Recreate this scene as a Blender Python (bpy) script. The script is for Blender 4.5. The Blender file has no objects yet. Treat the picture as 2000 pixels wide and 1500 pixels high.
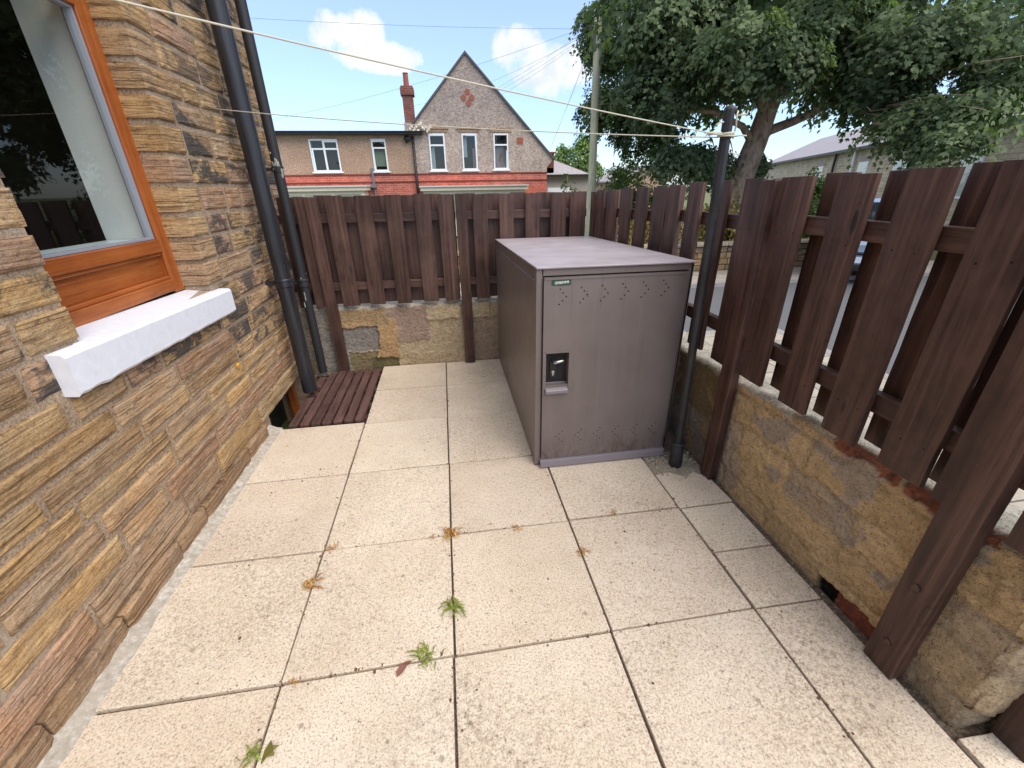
import bpy, math, random
import numpy as np
from mathutils import Vector, Matrix, noise

random.seed(7)
RNG = np.random.default_rng(11)
sc = bpy.context.scene
COL = sc.collection
R = math.radians


def fbm(x, y, z, o=4):
    return noise.fractal(Vector((x, y, z)), 1.0, 2.0, o)


# ------------------------------------------------------------------ object helpers
def tag(o, label=None, cat=None, group=None, kind=None):
    if label: o['label'] = label
    if cat: o['category'] = cat
    if group: o['group'] = group
    if kind: o['kind'] = kind
    return o


def thing(name, label, cat, loc=(0, 0, 0), group=None):
    o = bpy.data.objects.new(name, None)
    o.empty_display_size = 0.1
    COL.objects.link(o)
    o.location = loc
    return tag(o, label, cat, group)


class MB:
    """collects geometry for ONE mesh object; every vertex has tc (texture coordinate), rnd and col"""
    xf = None

    def __init__(s):
        s.v = []; s.f = []; s.tc = []; s.rnd = []; s.col = []; s.mi = []

    def add(s, verts, faces, tc=None, rnd=0.0, col=(1, 1, 1), mi=0):
        b = len(s.v)
        s.v += [tuple(p) for p in verts]
        s.tc += [tuple(p) for p in (tc if tc is not None else verts)]
        n = len(verts)
        s.rnd += list(rnd) if hasattr(rnd, '__len__') else [rnd] * n
        s.col += list(col) if hasattr(col[0], '__len__') else [col] * n
        s.f += [tuple(i + b for i in f) for f in faces]
        s.mi += [mi] * len(faces)
        return s

    def box(s, x0, x1, y0, y1, z0, z1, rnd=0.0, col=(1, 1, 1), mi=0):
        v = [(x0, y0, z0), (x1, y0, z0), (x1, y1, z0), (x0, y1, z0), (x0, y0, z1), (x1, y0, z1), (x1, y1, z1), (x0, y1, z1)]
        f = [(3, 2, 1, 0), (4, 5, 6, 7), (0, 1, 5, 4), (1, 2, 6, 5), (2, 3, 7, 6), (3, 0, 4, 7)]
        return s.add(v, f, None, rnd, col, mi)

    def prism(s, poly, d, rnd=0.0, col=(1, 1, 1), mi=0):
        """poly: list of 3-D points, extruded by vector d"""
        n = len(poly)
        P = [Vector(p) for p in poly]; d = Vector(d)
        v = P + [p + d for p in P]
        f = [tuple(range(n))[::-1], tuple(range(n, 2 * n))] + [(i, (i + 1) % n, n + (i + 1) % n, n + i) for i in range(n)]
        nrm = Vector((0, 0, 0))
        for i in range(n):
            nrm += P[i].cross(P[(i + 1) % n])
        if nrm.dot(d) < 0:
            f = [q[::-1] for q in f]
        return s.add(v, f, None, rnd, col, mi)

    def board(s, p0, p1, w, t, seg=8, jit=0.0012, rnd=None, cut=0.0):
        """plank from p0 to p1 (centres of the end faces); w, t = full width and thickness vectors"""
        p0, p1, w, t = map(Vector, (p0, p1, w, t))
        L = (p1 - p0).length
        W, T = w.length, t.length
        r = random.random() if rnd is None else rnd
        off = Vector((r * 37.1, r * 91.7, r * 53.3))
        verts, tc, faces = [], [], []
        for i in range(seg + 1):
            k = i / seg
            c = p0.lerp(p1, k)
            c = c + t * (0.05 * math.sin(k * 3.1 + r * 9) * jit * 400) * 0.2
            for a, b in ((-.5, -.5), (.5, -.5), (.5, .5), (-.5, .5)):
                j = w.normalized() * random.uniform(-jit, jit) + t.normalized() * random.uniform(-jit, jit) * .5
                e = (p1 - p0).normalized() * (cut * a if i == seg else 0)
                verts.append(c + w * a + t * b + j + e)
                tc.append(Vector((a * W, b * T, k * L)) + off)
        for i in range(seg):
            for q in range(4):
                a = i * 4 + q; b = i * 4 + (q + 1) % 4
                faces.append((a, b, b + 4, a + 4))
        faces.append((3, 2, 1, 0))
        n = seg * 4
        faces.append((n, n + 1, n + 2, n + 3))
        if w.cross(t).dot(p1 - p0) < 0:
            faces = [q[::-1] for q in faces]
        return s.add(verts, faces, tc, r)

    def tube(s, pts, rad, n=8, rnd=0.0, caps=True, col=(1, 1, 1), mi=0):
        P = [Vector(p) for p in pts]
        rr = rad if hasattr(rad, '__len__') else [rad] * len(P)
        verts, faces = [], []
        up = None
        for i, p in enumerate(P):
            d = (P[min(i + 1, len(P) - 1)] - P[max(i - 1, 0)]).normalized()
            if up is None:
                a = Vector((0, 0, 1)) if abs(d.z) < .9 else Vector((1, 0, 0))
                up = (a - d * a.dot(d)).normalized()
            else:
                up = (up - d * up.dot(d)).normalized()
            x = d.cross(up)
            for k in range(n):
                t = 2 * math.pi * k / n
                verts.append(p + (up * math.cos(t) + x * math.sin(t)) * rr[i])
        for i in range(len(P) - 1):
            for k in range(n):
                a = i * n + k; b = i * n + (k + 1) % n
                faces.append((a, a + n, b + n, b)[::-1])
        if caps:
            faces.append(tuple(range(n))[::-1])
            m = (len(P) - 1) * n
            faces.append(tuple(range(m, m + n)))
        return s.add(verts, faces, None, rnd, col, mi)

    def blob(s, c, r, nu=8, nv=6, amp=.25, seed=0, rnd=0.0, col=(1, 1, 1)):
        c = Vector(c); r = Vector(r) if hasattr(r, '__len__') else Vector((r, r, r))
        verts, faces = [], []
        for j in range(nv + 1):
            th = math.pi * j / nv
            for i in range(nu):
                ph = 2 * math.pi * i / nu
                d = Vector((math.sin(th) * math.cos(ph), math.sin(th) * math.sin(ph), math.cos(th)))
                k = 1 + amp * noise.noise(d * 1.3 + Vector((seed * 7.3, seed * 3.1, 0)))
                verts.append(c + Vector((d.x * r.x, d.y * r.y, d.z * r.z)) * k)
        for j in range(nv):
            for i in range(nu):
                a = j * nu + i; b = j * nu + (i + 1) % nu
                faces.append((a, a + nu, b + nu, b))
        return s.add(verts, faces, None, rnd, col)

    def build(s, name, mat, parent=None, bevel=0.0, smooth=False, seg=2):
        me = bpy.data.meshes.new(name)
        if MB.xf is not None: s.v = [tuple(MB.xf @ Vector(p)) for p in s.v]
        me.from_pydata(s.v, [], s.f)
        for m in (mat if isinstance(mat, (list, tuple)) else [mat]):
            me.materials.append(m)
        if any(s.mi):
            me.polygons.foreach_set('material_index', s.mi)
        a = me.attributes.new('tc', 'FLOAT_VECTOR', 'POINT'); a.data.foreach_set('vector', np.array(s.tc, dtype=np.float32).ravel())
        a = me.attributes.new('rnd', 'FLOAT', 'POINT'); a.data.foreach_set('value', np.array(s.rnd, dtype=np.float32))
        a = me.attributes.new('tint', 'FLOAT_VECTOR', 'POINT'); a.data.foreach_set('vector', np.array(s.col, dtype=np.float32).ravel())
        if smooth:
            me.polygons.foreach_set('use_smooth', [True] * len(me.polygons))
        me.update()
        o = bpy.data.objects.new(name, me)
        COL.objects.link(o)
        if parent is not None:
            o.parent = parent
            o.matrix_parent_inverse = Matrix.Translation(parent.location).inverted() if parent.parent is None else Matrix()
        if bevel:
            b = o.modifiers.new('bevel', 'BEVEL'); b.width = bevel; b.segments = seg
            b.limit_method = 'ANGLE'; b.angle_limit = R(40)
        return o


def mesh_np(name, verts, loops, starts, mat, parent=None, rnd=None, tint=None, smooth=False):
    me = bpy.data.meshes.new(name)
    me.vertices.add(len(verts)); me.vertices.foreach_set('co', verts.astype(np.float32).ravel())
    me.loops.add(len(loops)); me.loops.foreach_set('vertex_index', loops.astype(np.int32))
    me.polygons.add(len(starts)); me.polygons.foreach_set('loop_start', starts.astype(np.int32))
    me.materials.append(mat)
    if rnd is not None:
        a = me.attributes.new('rnd', 'FLOAT', 'POINT'); a.data.foreach_set('value', rnd.astype(np.float32))
    if tint is not None:
        a = me.attributes.new('tint', 'FLOAT_VECTOR', 'POINT'); a.data.foreach_set('vector', tint.astype(np.float32).ravel())
    if smooth:
        me.polygons.foreach_set('use_smooth', [True] * len(me.polygons))
    me.update(calc_edges=True); me.validate()
    o = bpy.data.objects.new(name, me); COL.objects.link(o)
    if parent is not None:
        o.parent = parent
        o.matrix_parent_inverse = Matrix.Translation(parent.location).inverted() if parent.parent is None else Matrix()
    return o


# ------------------------------------------------------------------ node helpers
class NB:
    def __init__(s, name):
        s.m = bpy.data.materials.new(name); s.m.use_nodes = True
        s.t = s.m.node_tree; s.t.nodes.clear()
        s.n = s.t.nodes

    def lk(s, a, inp):
        if isinstance(a, bpy.types.NodeSocket): s.t.links.new(a, inp)
        elif a is not None:
            if hasattr(a, '__len__') and len(a) == 3 and inp.type == 'RGBA': a = (*a, 1)
            inp.default_value = a

    def coord(s, k='Object'):
        return s.n.new('ShaderNodeTexCoord').outputs[k]

    def attr(s, name, out='Vector'):
        a = s.n.new('ShaderNodeAttribute'); a.attribute_name = name
        return a.outputs[out]

    def map(s, v, scale=(1, 1, 1), loc=(0, 0, 0)):
        m = s.n.new('ShaderNodeMapping'); s.lk(v, m.inputs['Vector'])
        m.inputs['Scale'].default_value = scale; m.inputs['Location'].default_value = loc
        return m.outputs[0]

    def noise(s, v, scale, detail=4, rough=.55, dist=0.0, out='Fac'):
        n = s.n.new('ShaderNodeTexNoise'); s.lk(v, n.inputs['Vector'])
        n.inputs['Scale'].default_value = scale; n.inputs['Detail'].default_value = detail
        n.inputs['Roughness'].default_value = rough; n.inputs['Distortion'].default_value = dist
        return n.outputs[out]

    def voro(s, v, scale, feature='F1', out='Distance', rand=1.0):
        n = s.n.new('ShaderNodeTexVoronoi'); n.feature = feature; s.lk(v, n.inputs['Vector'])
        n.inputs['Scale'].default_value = scale; n.inputs['Randomness'].default_value = rand
        return n.outputs[out]

    def ramp(s, f, stops, interp='LINEAR'):
        r = s.n.new('ShaderNodeValToRGB'); s.lk(f, r.inputs[0]); cr = r.color_ramp; cr.interpolation = interp
        while len(cr.elements) < len(stops): cr.elements.new(0.5)
        for e, (p, c) in zip(cr.elements, stops):
            e.position = p
            e.color = (*c, 1) if hasattr(c, '__len__') else (c, c, c, 1)
        return r.outputs[0]

    def mix(s, f, a, b, mode='MIX'):
        m = s.n.new('ShaderNodeMix'); m.data_type = 'RGBA'; m.blend_type = mode
        s.lk(f, m.inputs[0]); s.lk(a, m.inputs[6]); s.lk(b, m.inputs[7])
        return m.outputs[2]

    def math(s, op, a, b=0.0, c=None, clamp=False):
        m = s.n.new('ShaderNodeMath'); m.operation = op; m.use_clamp = clamp
        s.lk(a, m.inputs[0]); s.lk(b, m.inputs[1])
        if c is not None: s.lk(c, m.inputs[2])
        return m.outputs[0]

    def vadd(s, a, b):
        m = s.n.new('ShaderNodeVectorMath'); m.operation = 'ADD'; s.lk(a, m.inputs[0]); s.lk(b, m.inputs[1])
        return m.outputs[0]

    def comb(s, a):
        m = s.n.new('ShaderNodeCombineXYZ')
        for i in range(3): s.lk(a, m.inputs[i])
        return m.outputs[0]

    def sep(s, v):
        m = s.n.new('ShaderNodeSeparateXYZ'); s.lk(v, m.inputs[0]); return m.outputs

    def bump(s, h, strength=.5, dist=.01, normal=None):
        b = s.n.new('ShaderNodeBump'); s.lk(h, b.inputs['Height'])
        b.inputs['Strength'].default_value = strength; b.inputs['Distance'].default_value = dist
        if normal: s.lk(normal, b.inputs['Normal'])
        return b.outputs[0]

    def out(s, col, rough=.8, normal=None, metal=0.0, spec=.5, **kw):
        p = s.n.new('ShaderNodeBsdfPrincipled'); o = s.n.new('ShaderNodeOutputMaterial')
        s.lk(col, p.inputs['Base Color']); s.lk(rough, p.inputs['Roughness']); s.lk(metal, p.inputs['Metallic'])
        s.lk(spec, p.inputs['Specular IOR Level'])
        if normal: s.lk(normal, p.inputs['Normal'])
        for k, v in kw.items(): s.lk(v, p.inputs[k.replace('_', ' ')])
        s.t.links.new(p.outputs[0], o.inputs[0])
        return s.m


def plain(name, col, rough=.6, metal=0.0, var=.12, scale=30, spec=.5):
    b = NB(name); v = b.coord()
    n = b.noise(v, scale, 5, .6)
    c = b.mix(b.math('MULTIPLY', n, var * 2), col, tuple(x * .55 for x in col))
    return b.out(c, b.math('ADD', b.math('MULTIPLY', n, .2), rough - .1), b.bump(n, .15, .002), metal, spec)


# ---- stone of the house wall
b = NB('sandstone_block'); v = b.coord(); rnd = b.attr('rnd', 'Fac'); tint = b.attr('tint')
vo = b.vadd(v, b.comb(b.math('MULTIPLY', rnd, 31.0)))
grain = b.noise(b.map(vo, (9, 6, 60)), 1.0, 6, .65, .6)
streak = b.noise(b.map(vo, (5, 3.2, 34)), 1.0, 5, .7, .7)
patch = b.noise(vo, 6.0, 5, .65)
fine = b.noise(v, 130, 3, .6)
c = b.mix(b.ramp(patch, [(.34, 0), (.68, 1)]), tint, b.mix(1.0, tint, (1.18, 1.02, .78), 'MULTIPLY'))
c = b.mix(b.ramp(grain, [(.36, .8), (.54, 0)]), c, b.mix(1.0, c, (.56, .49, .43), 'MULTIPLY'))
c = b.mix(b.ramp(streak, [(.31, .85), (.40, 0)]), c, (.09, .055, .03))
pale = b.noise(b.map(vo, (7, 7, 14)), 1.0, 4, .6, .5)
lines = b.noise(b.map(vo, (4, 2.0, 150)), 1.0, 4, .6, .12)
chip = b.noise(b.map(vo, (40, 30, 46)), 1.0, 6, .75)
c = b.mix(b.ramp(lines, [(.36, .9), (.47, 0)]), c, (.11, .06, .028))
c = b.mix(b.ramp(lines, [(.56, 0), (.70, .5)]), c, (.56, .41, .23))
c = b.mix(b.ramp(pale, [(.58, 0), (.74, .45)]), c, (.52, .385, .22))
c = b.mix(b.ramp(chip, [(.34, .7), (.44, 0)]), c, (.10, .065, .035))
c = b.mix(b.ramp(chip, [(.60, 0), (.70, .45)]), c, (.60, .46, .28))
soot = b.noise(b.map(vo, (4, 4, 6)), 1.0, 8, .72, .3)
sootm = b.math('MULTIPLY', b.ramp(soot, [(.47, 0), (.55, 1)]), b.ramp(rnd, [(.52, 0), (.72, .93)]))
c = b.mix(sootm, c, (.068, .061, .057))
c = b.mix(b.ramp(fine, [(.3, .38), (.52, 0)]), c, (.06, .045, .03))
M_STONE = b.out(c, .92, b.bump(b.math('ADD', b.math('MULTIPLY', grain, 1.0), b.math('MULTIPLY', fine, .35)), .85, .012), spec=.25)

b = NB('lime_mortar'); v = b.coord()
n1 = b.noise(v, 9, 6, .65); n2 = b.noise(v, 95, 4, .7); n3 = b.noise(v, 2.2, 3, .5)
c = b.ramp(n1, [(.3, (.28, .20, .13)), (.5, (.41, .30, .20)), (.7, (.50, .39, .28))])
c = b.mix(b.ramp(n2, [(.36, .65), (.55, 0)]), c, (.10, .07, .045))
c = b.mix(b.ramp(n3, [(.60, 0), (.72, .5)]), c, (.44, .37, .29))
M_MORTAR = b.out(c, .95, b.bump(b.math('ADD', n2, b.math('MULTIPLY', n1, 1.5)), .8, .008), spec=.2)

# ---- render-smeared rubble (garden walls): colour of each stone comes from the vertex tint
b = NB('smeared_rubble'); v = b.coord(); tint = b.attr('tint')
n1 = b.noise(v, 22, 6, .7, .4); n2 = b.noise(v, 120, 4, .7); n3 = b.noise(b.map(v, (5, 5, 34)), 1.0, 6, .68, 1.2)
ck = b.voro(b.vadd(b.map(v, (1, 1, 1.8)), b.noise(v, 9, 3, .6, out='Color')), 3.0, 'DISTANCE_TO_EDGE')
c = b.mix(b.ramp(n1, [(.36, .55), (.56, 0)]), tint, b.mix(1.0, tint, (.58, .54, .50), 'MULTIPLY'))
c = b.mix(b.ramp(n3, [(.52, 0), (.70, .6)]), c, b.mix(1.0, tint, (1.4, 1.34, 1.22), 'MULTIPLY'))
c = b.mix(b.ramp(n3, [(.30, .6), (.42, 0)]), c, b.mix(1.0, tint, (.40, .33, .28), 'MULTIPLY'))
c = b.mix(b.ramp(n2, [(.34, .7), (.46, 0)]), c, (.10, .07, .045))
c = b.mix(b.math('MULTIPLY', b.ramp(ck, [(.0, 1), (.012, 0)]), b.ramp(n3, [(.46, 0), (.6, .45)])), c, (.05, .035, .022))
n5 = b.noise(v, 48, 8, .78, .3)
c = b.mix(b.ramp(n5, [(.36, .75), (.46, 0)]), c, b.mix(1.0, tint, (.36, .30, .25), 'MULTIPLY'))
c = b.mix(b.ramp(n5, [(.58, 0), (.68, .55)]), c, b.mix(1.0, tint, (1.5, 1.45, 1.35), 'MULTIPLY'))
M_RUBBLE = b.out(c, .93, b.bump(b.math('ADD', b.math('ADD', n1, b.math('MULTIPLY', n2, .5)), b.math('MULTIPLY', b.ramp(ck, [(0, 0), (.05, 1)]), .15)), .9, .012), spec=.25)

# ---- paving slab
b = NB('riven_concrete_slab'); v = b.coord(); rnd = b.attr('rnd', 'Fac')
vo = b.vadd(v, b.comb(b.math('MULTIPLY', rnd, 17.0)))
big = b.noise(vo, 2.6, 5, .6); mid = b.noise(vo, 14, 5, .65, .5); sp = b.noise(vo, 150, 4, .7); sp2 = b.noise(vo, 62, 5, .75)
vor = b.voro(vo, 165); dots = b.voro(vo, 11.0); dsel = b.noise(vo, 7.0, 2, .5)
c = b.ramp(rnd, [(0, (.64, .53, .415)), (.3, (.69, .59, .475)), (.65, (.62, .51, .41)), (1, (.71, .61, .485))])
c = b.mix(b.ramp(big, [(.36, .4), (.6, 0)]), c, (.47, .36, .25))
c = b.mix(b.ramp(mid, [(.52, 0), (.72, .35)]), c, (.70, .60, .46))
c = b.mix(b.ramp(mid, [(.26, .5), (.42, 0)]), c, (.46, .39, .31))
c = b.mix(b.ramp(sp, [(.38, .8), (.48, 0)]), c, (.30, .22, .145))
c = b.mix(b.ramp(sp, [(.55, 0), (.68, .6)]), c, (.84, .74, .60))
c = b.mix(b.ramp(sp2, [(.33, .85), (.40, 0)]), c, (.17, .12, .08))
c = b.mix(b.ramp(vor, [(.0, .55), (.30, 0)]), c, (.82, .74, .58))
spots = b.math('MULTIPLY', b.ramp(b.math('ADD', dots, b.math('MULTIPLY', mid, .10)), [(.13, 1), (.17, 0)]), b.ramp(dsel, [(.50, 0), (.58, .6)]))
fl = b.voro(vo, 34.0); spots = b.math('MAXIMUM', spots, b.math('MULTIPLY', b.ramp(fl, [(.08, 1), (.13, 0)]), b.ramp(mid, [(.40, .8), (.50, 0)])))
c = b.mix(spots, c, (.20, .165, .12))
dirt = b.math('MULTIPLY', b.ramp(b.noise(v, 1.1, 4, .6), [(.47, 0), (.66, .45)]), b.ramp(sp2, [(.42, 1), (.56, 0)]))
c = b.mix(dirt, c, (.17, .12, .08))
M_SLAB = b.out(c, .88, b.bump(b.math('ADD', sp, b.math('ADD', b.math('MULTIPLY', sp2, .8), b.math('MULTIPLY', mid, .5))), .55, .004), spec=.3)

b = NB('joint_dirt'); v = b.coord(); n = b.noise(v, 60, 5, .7)
M_JOINT = b.out(b.ramp(n, [(.3, (.035, .025, .017)), (.52, (.11, .08, .055)), (.68, (.26, .20, .14))]), .95, b.bump(n, .8, .006))

# ---- stained timber (grain follows the tc attribute: x across, z along)
def wood(name, dark, mid_, light, rough=.5, knots=True, spec=.4):
    b = NB(name); tc = b.attr('tc'); rnd = b.attr('rnd', 'Fac'); v = b.coord()
    g = b.noise(b.map(tc, (26, 26, 1.3)), 1.0, 6, .6, .9)
    g2 = b.noise(b.map(tc, (90, 90, 3)), 1.0, 4, .6)
    lo = b.noise(b.map(tc, (4, 4, .8)), 1.0, 3, .5)
    c = b.ramp(g, [(.30, dark), (.48, mid_), (.68, light)])
    c = b.mix(b.ramp(lo, [(.35, .6), (.62, 0)]), c, dark)
    c = b.mix(b.math('MULTIPLY', rnd, .45), c, b.mix(1.0, c, (.62, .55, .55), 'MULTIPLY'))
    c = b.mix(b.ramp(g2, [(.3, .55), (.46, 0)]), c, tuple(x * .35 for x in dark))
    h = b.math('ADD', g, b.math('MULTIPLY', g2, .6))
    if knots:
        k = b.voro(b.map(tc, (7.5, .01, 2.3)), 1.0)
        c = b.mix(b.ramp(k, [(.05, .95), (.12, 0)]), c, tuple(x * .25 for x in dark))
        ring = b.ramp(b.math('SINE', b.math('MULTIPLY', k, 95)), [(.55, 0), (1, 1)])
        c = b.mix(b.math('MULTIPLY', ring, b.ramp(k, [(.1, .75), (.26, 0)])), c, tuple(x * .4 for x in dark))
    fade = b.noise(v, 2.6, 5, .65)
    c = b.mix(b.ramp(fade, [(.46, 0), (.68, .24)]), c, tuple(min(1, x * 1.35 + .012) for x in light))
    wear = b.noise(v, 34, 6, .75)
    c = b.mix(b.ramp(wear, [(.64, 0), (.78, .4)]), c, tuple(min(1, x * 2.0) for x in light))
    return b.out(c, b.math('ADD', b.math('MULTIPLY', g, .25), rough - .1), b.bump(h, .55, .004), spec=spec)


M_FENCE = wood('dark_stained_timber', (.026, .0115, .0085), (.074, .036, .026), (.155, .082, .060), .48)
M_GRATE = wood('reddish_stained_timber', (.055, .028, .023), (.115, .058, .048), (.18, .10, .086), .6, False)
M_FRAME = wood('orange_brown_timber', (.24, .055, .010), (.36, .095, .018), (.46, .14, .028), .32, False, .5)
M_POLEWOOD = wood('weathered_pole_timber', (.36, .34, .22), (.50, .48, .32), (.62, .59, .42), .8, False)

# ---- cabinet paint
b = NB('mauve_brown_metal_paint'); v = b.coord()
n = b.noise(v, 3.5, 4, .6); st = b.noise(b.map(v, (30, 30, 1.2)), 1.0, 5, .6); f = b.noise(v, 220, 3, .6)
c = b.ramp(n, [(.3, (.170, .138, .130)), (.7, (.205, .170, .162))])
c = b.mix(b.ramp(st, [(.58, 0), (.78, .35)]), c, (.26, .22, .21))
c = b.mix(b.ramp(st, [(.24, .4), (.42, 0)]), c, (.095, .075, .068))
sm = b.noise(b.map(v, (9, 9, 9)), 1.0, 7, .75, .8)
c = b.mix(b.ramp(sm, [(.62, 0), (.78, .3)]), c, (.075, .06, .055))
zz_ = b.sep(v)[2]
rust = b.math('MULTIPLY', b.ramp(b.noise(b.map(v, (14, 14, 7)), 1.0, 7, .75, .5), [(.46, 0), (.60, 1)]), b.ramp(zz_, [(.05, .75), (.22, 0)]))
c = b.mix(rust, c, (.085, .048, .032))
scr = b.noise(b.map(v, (3, 3, 90)), 1.0, 3, .5, 3.0)
c = b.mix(b.ramp(scr, [(.735, 0), (.75, .5)]), c, (.36, .31, .30))
M_CAB = b.out(c, b.math('ADD', b.math('MULTIPLY', sm, .25), .27), b.bump(f, .05, .001), metal=.25, spec=.5)
b = NB('dusty_skylit_lid_paint'); v = b.coord()  # paler than the body: sky reflection painted into the colour, plus dust
n = b.noise(v, 5, 6, .65); st = b.noise(b.map(v, (2, 26, 1)), 1.0, 5, .65)
c = b.ramp(n, [(.3, (.30, .25, .26)), (.7, (.42, .36, .375))]); c = b.mix(b.ramp(st, [(.5, 0), (.75, .5)]), c, (.50, .45, .46))
M_LID = b.out(c, .42, None, metal=.1)
M_CABDARK = plain('cabinet_shadow_gap', (.012, .010, .010), .7)
M_CABLIP = plain('pale_lilac_metal_lip', (.24, .21, .23), .4, .2, .1, 12)
M_CHROME = plain('brushed_metal', (.5, .5, .48), .3, .9, .1, 60)
M_BLACKPL = plain('black_plastic', (.014, .014, .015), .4)
M_LABELGREEN = plain('dark_green_sticker', (.03, .075, .055), .5, 0, .4, 200)
M_LABELWHITE = plain('white_sticker_print', (.75, .8, .74), .5)

b = NB('black_pipe_paint'); v = b.coord()
n = b.noise(v, 20, 6, .7); n2 = b.noise(b.map(v, (60, 60, 3)), 1.0, 4, .6)
c = b.ramp(n2, [(.35, (.010, .010, .012)), (.7, (.030, .030, .036))])
c = b.mix(b.ramp(n, [(.66, 0), (.76, .45)]), c, (.14, .13, .12))
M_PIPE = b.out(c, b.math('ADD', b.math('MULTIPLY', n, .25), .28), b.bump(n, .2, .003), spec=.5)
M_PIPEDULL = plain('dull_black_downpipe', (.020, .020, .023), .6, 0, .3, 15)
b = NB('dark_pole_steel'); v = b.coord()
n = b.noise(v, 45, 6, .75); n2 = b.noise(v, 9, 4, .6)
c = b.ramp(n2, [(.3, (.012, .013, .015)), (.7, (.033, .034, .038))])
c = b.mix(b.ramp(n, [(.6, 0), (.7, .5)]), c, (.13, .12, .10))
c = b.mix(b.math('MULTIPLY', b.ramp(n, [(.35, 1), (.48, 0)]), .5), c, (.05, .032, .015))
M_POLE = b.out(c, .55, b.bump(n, .4, .003), metal=.2)
M_PAINTFLAKE = plain('flaking_whitish_paint', (.42, .40, .36), .8, 0, .5, 70)

b = NB('white_masonry_paint'); v = b.coord()
n = b.noise(v, 30, 6, .7); n2 = b.noise(v, 5, 4, .6)
c = b.ramp(n, [(.25, (.36, .33, .29)), (.33, (.67, .68, .72)), (.7, (.75, .76, .81))])
c = b.mix(b.ramp(n2, [(.58, 0), (.75, .3)]), c, (.60, .58, .56))
M_SILL = b.out(c, .55, b.bump(n, .25, .003), spec=.4)
M_PLASTER = plain('pale_grey_plaster', (.62, .63, .60), .8, 0, .1, 9)
M_BOARDWHITE = plain('bluish_white_gloss', (.66, .74, .76), .3, 0, .05, 9)
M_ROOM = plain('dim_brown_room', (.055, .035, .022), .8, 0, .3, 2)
M_CURTAIN = plain('brown_curtain', (.075, .042, .022), .9, 0, .3, 8)
M_GASKET = plain('grey_glazing_bead', (.30, .32, .36), .5)
M_BLACK = plain('black_gap', (.006, .006, .006), .9)

def glass(name, tint=(.92, .95, .94), rough=.01, base=.0, refl=.0):
    b = NB(name)
    ge = b.n.new('ShaderNodeNewGeometry'); dt = b.n.new('ShaderNodeVectorMath'); dt.operation = 'DOT_PRODUCT'
    b.lk(ge.outputs['Incoming'], dt.inputs[0]); b.lk(ge.outputs['Normal'], dt.inputs[1])
    sch = b.math('ADD', .06, b.math('MULTIPLY', .94, b.math('POWER', b.math('SUBTRACT', 1.0, b.math('ABSOLUTE', dt.outputs['Value'])), 5)))
    t = b.n.new('ShaderNodeBsdfTransparent'); t.inputs[0].default_value = (*tint, 1)
    g = b.n.new('ShaderNodeBsdfGlossy'); g.inputs['Roughness'].default_value = rough
    m = b.n.new('ShaderNodeMixShader'); o = b.n.new('ShaderNodeOutputMaterial')
    f = b.math('ADD', sch, refl, clamp=True)
    b.t.links.new(f, m.inputs[0]); b.t.links.new(t.outputs[0], m.inputs[1]); b.t.links.new(g.outputs[0], m.inputs[2])
    b.t.links.new(m.outputs[0], o.inputs[0])
    return b.m


M_GLASS = glass('clear_window_glass')
M_FARGLASS = glass('far_window_glass', (.85, .88, .88), .02, 0, .0)
M_PVC = plain('white_window_frame', (.80, .80, .82), .4, 0, .05, 8)
M_DARKROOM = plain('dark_interior', (.020, .022, .020), .9)
M_BLIND = plain('green_blind', (.24, .30, .22), .8, 0, .1, 3)
M_CURTBLUE = plain('pale_blue_curtain', (.36, .45, .50), .8, 0, .3, 12)
M_CURTPINK = plain('grey_pink_curtain', (.30, .24, .25), .8, 0, .4, 14)

# ---- far houses
b = NB('pebbledash'); v = b.coord(); z = b.sep(v)[2]
n = b.noise(v, 26, 3, .8); n2 = b.noise(v, 1.1, 5, .65); n3 = b.noise(v, 11, 4, .75)
c = b.ramp(b.math('ADD', b.math('MULTIPLY', n, .6), b.math('MULTIPLY', n3, .4)), [(.38, (.26, .195, .16)), (.5, (.48, .38, .315)), (.62, (.72, .62, .54))])
c = b.mix(b.ramp(n2, [(.42, .55), (.62, 0)]), c, b.mix(1.0, c, (.66, .66, .68), 'MULTIPLY'))
weather = b.math('ADD', b.math('MULTIPLY', z, .16), b.math('MULTIPLY', n2, .35))
c = b.mix(b.ramp(weather, [(.72, 0), (.86, .7)]), c, b.mix(1.0, c, (.74, .75, .79), 'MULTIPLY'))
M_DASH = b.out(c, .95, b.bump(n, .8, .03), spec=.2)
b = NB('tan_pebbledash'); v = b.coord()
n = b.noise(v, 26, 3, .8); n2 = b.noise(v, 1.3, 5, .65)
c = b.ramp(n, [(.38, (.23, .145, .10)), (.5, (.45, .30, .21)), (.62, (.64, .47, .35))])
c = b.mix(b.ramp(n2, [(.40, .5), (.6, 0)]), c, b.mix(1.0, c, (.70, .66, .62), 'MULTIPLY'))
M_DASHTAN = b.out(c, .95, b.bump(n, .8, .03), spec=.2)


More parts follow.
